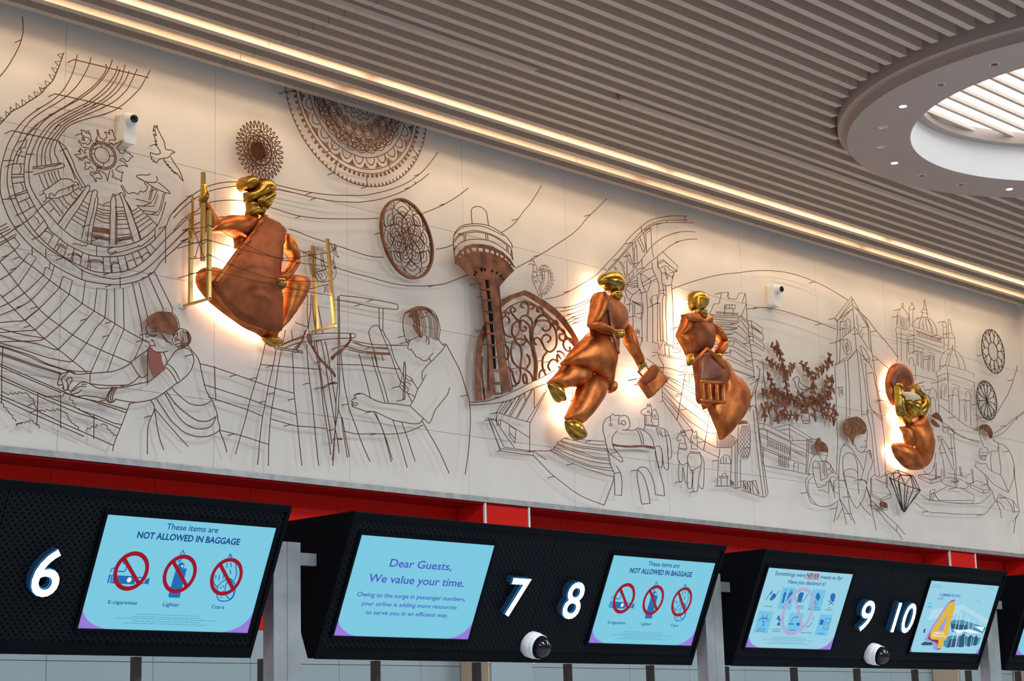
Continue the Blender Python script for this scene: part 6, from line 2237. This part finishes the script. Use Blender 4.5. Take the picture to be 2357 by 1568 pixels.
# ------------------------------------------------------------------ counter displays
SCR = {}
SCR['bag'] = '''#blue
T These items are|353|51|310|29
T NOT ALLOWED IN BAGGAGE|198|104|615|31
T E-cigarettes|135|435|165|18
T Lighter|453|436|99|19
T Copra|748|438|80|18
#icon
F 124 293 250 294 255 334 128 335
F 99 291 108 291 109 334 100 333
F 112 292 120 292 125 335 117 335
F 314 305 334 298 335 331 307 327
- 262 299 295 299 310 305
- 262 299 266 329 307 327
s 103 281 105 264 121 258 134 253 143 242 138 231
s 125 289 131 275 176 273 185 255 177 238 160 230 160 212 170 205
F 472 248 535 239 536 274 539 391 475 392 469 379
d 496 231 20
s 483 150 472 182 471 196 481 209 493 181 496 167 483 150
s 751 329 722 307 709 275 712 243 725 215 746 193 779 175 819 196 837 232 847 255 843 287
s 767 173 774 152 785 170 788 161
o 755 356 754 319 778 293 813 280 848 301 865 338 865 370 849 390 813 398 778 392
o 805 289 828 293 854 329 861 366 847 385 819 367 799 331
- 748 218 750 241
- 770 198 776 226
- 791 197 802 220
- 741 264 748 292
- 767 259 772 281
- 798 234 811 256
- 720 265 726 284
- 768 328 777 332
- 781 318 791 325
- 770 351 781 353
- 790 345 800 350
- 784 378 796 380
#white
d 219 313 13
d 504 230 6
#red
R 217 269 99 99 22
R 502 270 98 99 21
R 788 271 98 99 20
- 155 206 280 331
- 441 207 566 334
- 729 210 850 334
#fine
- 308 481 686 481
- 294 493 701 492
- 198 503 797 505
- 296 515 698 517
- 251 527 741 529'''
SCR['guest'] = '''#violet
T Dear Guests,|264|164|468|43
T We value your time.|141|255|724|44
T Owing to the surge in passenger numbers,|91|338|818|24
T your airline is adding more resources|139|387|718|23
T to serve you in an efficient way.|187|436|622|23'''
SCR['fly'] = '''#tile
F 229 129 385 129 397 284 237 282
F 588 130 746 130 755 286 595 284
F 46 304 206 305 213 458 53 456
F 404 305 563 305 578 441 415 439
F 764 305 918 305 921 460 767 459
#blue
T Somethings were|101|49|350|26
T meant to fly!|634|50|265|26
T Have you declared it?|276|101|442|28
T EXPLOSIVES|88|273|91|8
T GASES|288|273|50|9
T FLAMMABLE|446|260|93|8
T SUBSTANCES|445|273|96|8
T OXIDISERS &|626|259|93|8
T ORGANIC PEROXIDES|596|276|152|8
T TOXIC|830|261|43|8
T SUBSTANCES|801|275|96|8
T INFECTIOUS|87|433|86|9
T SUBSTANCES|80|448|97|9
T RADIOACTIVE|258|432|99|9
T SUBSTANCES|259|447|97|9
T CORROSIVE|444|433|83|9
T SUBSTANCES|436|448|97|9
T MISCELLANEOUS|599|448|128|9
T BATTERIES|803|450|80|9
#red
T NEVER|464|50|156|31
- 461 57 618 57
#icon
F 105 184 119 153 129 174 114 188
- 81 227 108 175
F 120 222 142 174 186 185 179 207 148 229
- 181 181 205 158
F 269 240 260 178 269 160 288 164 290 181 293 239
- 267 149 281 149
F 321 238 318 188 326 160 362 161 368 195 363 237
- 321 151 357 152
F 444 227 433 175 449 157 493 158 493 217 489 230
- 503 230 534 189 548 158
F 644 189 645 163 660 149 695 174 702 196 681 206
R 672 219 22 18 5
f 820 178 820 156 846 148 874 159 880 185 869 208 846 207
- 806 201 890 234
- 887 198 823 236
s 99 330 99 343 124 353 148 346 152 324
s 75 373 86 360 125 355 161 358 179 373
s 130 409 132 385 111 368
s 147 371 134 389 149 406
F 268 362 272 333 289 326 303 354
F 325 362 326 329 343 336 352 361
F 288 396 296 376 317 375 329 401 308 402
d 306 361 11
F 419 381 480 381 480 389 421 389
s 447 350 469 336 511 335 537 343
- 452 376 447 350
f 512 388 516 374 546 376 553 391 535 397
s 637 398 632 380 644 353 654 344
s 645 400 666 397 679 379 691 365
- 682 348 687 337 699 330
F 787 381 783 343 828 344 829 382
c 849 408 846 334 906 335 904 411
- 873 381 874 367 880 365 887 356
#pink
R 485 294 178 172 26
- 390 181 592 403
#fine
- 290 481 671 482
- 275 493 688 494
- 175 503 779 506
- 276 517 689 519
- 235 527 724 529'''
SCR['com'] = '''#skyhi
F 130 227 561 170 1015 281 1001 320 576 207 454 272 130 306
#glass
F 456 315 490 296 624 292 1016 345 983 390 522 394
F 435 439 536 418 981 428 966 485 524 518 461 506
#dark
F 474 327 717 333 726 370 496 367
F 520 450 640 441 666 509 512 518
F 655 428 706 396 758 426 769 507 691 512
F 784 432 816 406 865 430 871 502 814 505
F 884 423 898 407 934 429 947 492 902 496
F 134 494 169 478 290 479 298 503 152 506
F 108 385 133 372 142 409 121 409
#white
F 520 369 624 373 780 363 971 390 797 394 699 384 619 404
F 812 337 977 339 975 377
- 534 233 568 517
- 573 232 636 516
- 672 253 675 372
- 705 271 760 370
- 803 281 810 375
- 622 410 647 516
- 728 414 769 507
- 841 431 859 503
- 907 309 911 347
#aqua
F 67 172 112 173 115 184 67 182
F 64 196 126 196 129 209 72 210
F 742 123 812 143 803 148 738 127
#lilac
f 337 533 276 473 186 469 174 426 304 203 346 159 380 139 423 156 315 423 408 532
#violet
T COMMEMORATING|181|114|302|21
T OUR|191|142|58|19
- 168 136 183 136
#redsh
f 384 529 348 484 237 461 206 425 309 252 357 159 384 145 416 163 359 422 427 525
#yellow
F 376 523 362 459 250 455 224 437 217 395 338 184 371 153 407 148 441 168 454 211 457 377 479 407 467 457 441 460 442 513 417 527
#hole
F 306 383 366 275 385 268 383 385
#white
T COMMERCIAL|248|412|171|16
T OPERATIONS DAY|245|435|222|16
#fine
- 28 32 164 30
- -1 48 183 45
- 836 22 960 21'''
TM = Matrix(((1, 0, 0), (0, -.40674, -.91355), (0, .91355, -.40674)))      # local x along wall, y up the tilted face, z out of it
def text_mesh(body, extrude=0, bold=0):
    cu = bpy.data.curves.new('lettering', 'FONT'); cu.body = body; cu.extrude = extrude; cu.offset = bold; cu.resolution_u = 4
    ob = bpy.data.objects.new('lettering', cu); C.objects.link(ob); bpy.context.view_layer.update()
    me = bpy.data.meshes.new_from_object(ob); bpy.data.objects.remove(ob); return me
def fit_text(me, x, y, w_, capref, z):
    """scale so the line is w_ wide and a capital is capref tall"""
    vs = np.array([v.co[:] for v in me.vertices]); x0, x1 = vs[:, 0].min(), vs[:, 0].max(); sx = w_/(x1-x0); sy = capref/.69
    for v in me.vertices: v.co = ((v.co.x-x0)*sx+x, v.co.y*sy+y, v.co.z+z)
def flat(P, z):
    P = [tuple(p) for p in P]
    if area2(P) < 0: P = P[::-1]
    tri = tessellate_polygon([[Vector((a, b, 0)) for a, b in P]]); F = []
    for a, b, c_ in tri:
        s = (P[b][0]-P[a][0])*(P[c_][1]-P[a][1])-(P[c_][0]-P[a][0])*(P[b][1]-P[a][1]); F.append((a, b, c_) if s > 0 else (a, c_, b))
    return [(a, b, z) for a, b in P], F
def stroke(P, w_, z, closed=False):
    P = np.asarray(P, float); m = len(P)
    if closed: T = np.roll(P, -1, 0)-np.roll(P, 1, 0)
    else: T = np.zeros_like(P); T[1:-1] = P[2:]-P[:-2]; T[0] = P[1]-P[0]; T[-1] = P[-1]-P[-2]
    T /= np.maximum(np.hypot(*T.T), 1e-9)[:, None]; N = np.c_[-T[:, 1], T[:, 0]]*w_/2
    V = [(*p, z) for p in P+N]+[(*p, z) for p in P-N]
    return V, [(i, m+i, m+(i+1) % m, (i+1) % m) for i in range(m if closed else m-1)]
SWD, SHT = 1.018, .561
def screen(unit, x, y, art, label):
    s = box('screen', (x, y-SHT, .006), (x+SWD, y, .012), 's_bg2' if art in ('com', 'fly') else 's_bg', unit); s['label'] = label
    fr = .016
    multi('screen_bezel', [boxv((x-fr, y, .004), (x+SWD+fr, y+fr, .022)), boxv((x-fr, y-SHT-fr, .004), (x+SWD+fr, y-SHT, .022)), boxv((x-fr, y-SHT, .004), (x, y, .022)), boxv((x+SWD, y-SHT, .004), (x+SWD+fr, y, .022))], 'black', unit)
    pur = [flat([(x, y-SHT)]+[(x+.19*(1-math.cos(q)), y-SHT+.125*(1-math.sin(q))) for q in np.linspace(math.pi/2, 0, 14)], .0128), flat([(x+SWD, y-SHT)]+[(x+SWD-.19*(1-math.cos(q)), y-SHT+.125*(1-math.sin(q))) for q in np.linspace(math.pi/2, 0, 14)], .0128)]
    if art == 'com': pur = [(v_, f_) for v_, f_ in [flat([(x, y-SHT), (x+.05, y-SHT), (x+.01, y-SHT+.03), (x, y-SHT+.06)], .0128), flat([(x+SWD, y-SHT), (x+SWD-.05, y-SHT), (x+SWD, y-SHT+.06)], .0128)]]
    for q_ in pur: multi('corner_graphic', [q_], 's_purple', s)
    if not art: return
    layer = 0; parts = []; texts = []; key = None
    def flush():
        if key == 'fine' and parts: multi('small_print', list(parts), 's_'+key, s)['kind'] = 'stuff'
        elif parts:
            for q_ in parts: multi('graphic', [q_], 's_'+key, s)
        parts.clear()
    for ln in SCR[art].strip().split('\n'):
        if ln[0] == '#': flush(); key = ln[1:]; layer += 1; continue
        z = .0130+.0004*layer; op, rest = ln[0], ln[2:]
        if op == 'T':
            tx, u, v, ww, hh = rest.split('|'); me = text_mesh(tx, 0, .03 if tx.isupper() and float(hh) > 25 else .010)
            fit_text(me, x+float(u)/1000, y-float(v)/1000, float(ww)/1000, float(hh)/1000, z); link('lettering', me, 's_'+key, s); continue
        n = [float(q)/1000 for q in rest.split()]
        if op == 'R':
            u, v, rx, ry, th = n; parts.append(stroke([(x+u+(rx-th/2)*math.cos(a), y-v+(ry-th/2)*math.sin(a)) for a in np.linspace(0, 2*math.pi, 48, endpoint=False)], th, z, True)); continue
        if op == 'd': parts.append(flat([(x+n[0]+n[2]*math.cos(a), y-n[1]+n[2]*math.sin(a)) for a in np.linspace(0, 2*math.pi, 18, endpoint=False)], z)); continue
        P = [(x+n[i], y-n[i+1]) for i in range(0, len(n), 2)]
        if op in 'fF': parts.append(flat(catmull(P, True, 3) if op == 'f' else P, z)); continue
        if op in 'so': P = catmull(P, op == 'o', 4)
        if key == 'fine':      # unreadable small print: rows of short dashes
            (a0, b0_), (a1, b1_) = P[0], P[-1]; q = a0
            while q < a1-.01:
                L_ = .012+.028*random.random(); parts.append(stroke([(q, b0_), (min(q+L_, a1), b0_)], .0035, z)); q += L_+.005
            continue
        parts.append(stroke(P, {'red': .02 if art == 'bag' else .004, 'pink': .024}.get(key, .006), z, op in 'oc'))
    flush()
def digit(unit, ch, x0, x1):
    me = text_mesh(ch, .5, .006); vs = np.array([v.co[:] for v in me.vertices]); a, b = vs[:, 0].min(), vs[:, 0].max(); c0, c1 = vs[:, 1].min(), vs[:, 1].max()
    for v in me.vertices: v.co = ((v.co.x-a)/(b-a)*(x1-x0)+x0, (v.co.y-c0)/(c1-c0)*.229-.521, .006+(v.co.z+.5)*.05)
    me.materials.clear(); me.materials.append(MAT['digit']); me.materials.append(MAT['digit_side']); me.update()
    for p in me.polygons: p.material_index = 0 if abs(p.normal.z) > .7 else 1
    hm = text_mesh(ch, 0, .022); hv = np.array([v.co[:] for v in hm.vertices]); ha, hb = hv[:, 0].min(), hv[:, 0].max(); h0, h1 = hv[:, 1].min(), hv[:, 1].max(); e = .003
    for v in hm.vertices: v.co = ((v.co.x-ha)/(hb-ha)*(x1-x0+2*e)+x0-e, (v.co.y-h0)/(h1-h0)*(.229+2*e)-.521-e, .046)
    o = link('number_'+{'6': 'six', '7': 'seven', '8': 'eight', '9': 'nine', '10': 'ten'}[ch], me, None, unit); o['label'] = 'glowing white numeral'; link('glow_rim', hm, 'halo', o)
def display(x, lab, scr_a, scr_b, digs, la='', lb=''):
    t = thing('counter_display', lab, 'display'); t.matrix_world = Matrix.Translation((x, -2.670, 2.813)) @ TM.to_4x4()
    inv = TM.inverted(); W = 3.215
    def L(yy, zz, xx): v = inv @ Vector((0, yy+2.670, zz-2.813)); return (xx, v.y, v.z)
    prof = [(-2.67, 2.813), (-2.34, 2.071), (-2.30, 2.071), (-2.01, 2.813)]; n = 4
    V = [L(a, b, 0) for a, b in prof]+[L(a, b, W) for a, b in prof]
    link('housing', mesh('housing', V, [(0, 3, 2, 1), (4, 5, 6, 7)]+[(i, (i+1) % n, n+(i+1) % n, n+i) for i in range(n)][::1]), 'black', t)
    H = .812
    box('top_lip', (0, -.034, 0), (W, 0, .016), 'black', t); box('bottom_lip', (0, -H, 0), (W, -H+.055, .016), 'black', t)
    for a in (0, W-.022): box('side_lip', (a, -H+.055, 0), (a+.022, -.034, .016), 'black', t)
    for a, b in ((.022, 1.598), (1.602, W-.022)): box('perforated_panel', (a, -H+.055, 0), (b, -.034, .006), 'perforated', t)
    if scr_a is not None: screen(t, .084, -.119, scr_a, la)
    if scr_b is not None: screen(t, 2.135, -.119, scr_b, lb)
    for ch, a, b in digs: digit(t, ch, a, b)
    return t
d6 = display(3.001, 'black tilted counter display at far left, numeral six only', None, 'bag', [('6', 1.80, 1.945)], lb='pale blue screen of items not allowed in baggage')
d7 = display(6.644, 'black tilted counter display with numerals seven and eight', 'guest', 'bag', [('7', 1.284, 1.435), ('8', 1.776, 1.926)], 'pale blue screen with greeting to guests', 'pale blue screen of items not allowed in baggage')
d9 = display(10.287, 'black tilted counter display with numerals nine and ten', 'fly', 'com', [('9', 1.28, 1.44), ('10', 1.733, 2.0)], 'pale blue screen of dangerous goods icons', 'anniversary screen with a big yellow 4')
d11 = display(13.93, 'black tilted counter display cut off by the right picture edge', '', None, [], 'pale blue screen with violet corner')
def dome(x, lab):
    t = thing('dome_camera', lab, 'camera', group='dome cameras on counter displays'); t.matrix_world = Matrix.Translation((x, -2.670, 2.813)) @ TM.to_4x4() @ Matrix.Translation((1.635, -.70, .006)) @ Matrix.Rotation(math.radians(-8), 4, 'X')
    multi('base', [lathe((0, 0, -.035), (0, 0, 1), [(0, .0), (0, .078), (.085, .078), (.09, .074)], 32)], 'white', t, True)
    multi('collar', [lathe((0, 0, .055), (0, 0, 1), [(0, .074), (.03, .072), (.034, .060)], 32)], 'white', t, True)
    multi('trim_ring', [lathe((0, 0, .085), (0, 0, 1), [(0, .069), (.012, .066), (.012, .05)], 32)], 'black', t, True)
    multi('dome', [lathe((0, 0, .095), (0, 0, 1), [(.058*math.sin(a), .058*math.cos(a)) for a in np.linspace(0, math.pi/2, 9)], 32)], 'glass_black', t, True)
dome(6.644, 'white and black dome camera between numerals seven and eight'); dome(10.287, 'white and black dome camera between numerals nine and ten')
# steel posts between displays
for k, (x, lab) in enumerate(((6.33, 'steel post left of the screen greeting guests'), (9.97, 'steel post left of the dangerous goods screen'), (13.61, 'steel post right of the anniversary screen'))):
    t = thing('steel_post', lab, 'post', (x, -2.40, 0), 'steel posts between displays')
    for a in (0, .0925): box('channel', (a, 0, .012), (a+.0895, .085, 2.665), 'steel', t)
    box('base_plate', (-.04, -.03, 0), (.22, .12, .012), 'steel', t); box('bracket', (.182, .02, 2.55), (.31, .05, 2.615), 'steel', t); box('bracket', (-.098, .02, 2.55), (0, .05, 2.615), 'steel', t)
for k in range(12):
    x = 5.62+.8*k; n_ = ('first', 'second', 'third', 'fourth', 'fifth', 'sixth', 'seventh', 'eighth', 'ninth', 'tenth', 'eleventh', 'twelfth')[k]
    t = thing('partition_post', 'slim dark post under the displays, %s from the left' % n_, 'post', (x, -2.2, 0), 'slim posts under the displays')
    box('shaft', (-.018, -.02, .01), (.018, .02, 2.07), 'dark_steel', t); box('shaft_trim', (.018, -.016, .01), (.026, .016, 2.07), 'steel', t); box('foot', (-.04, -.04, 0), (.04, .04, .01), 'dark_steel', t)

for o in bpy.data.objects:
    if '_n' in o: del o['_n']
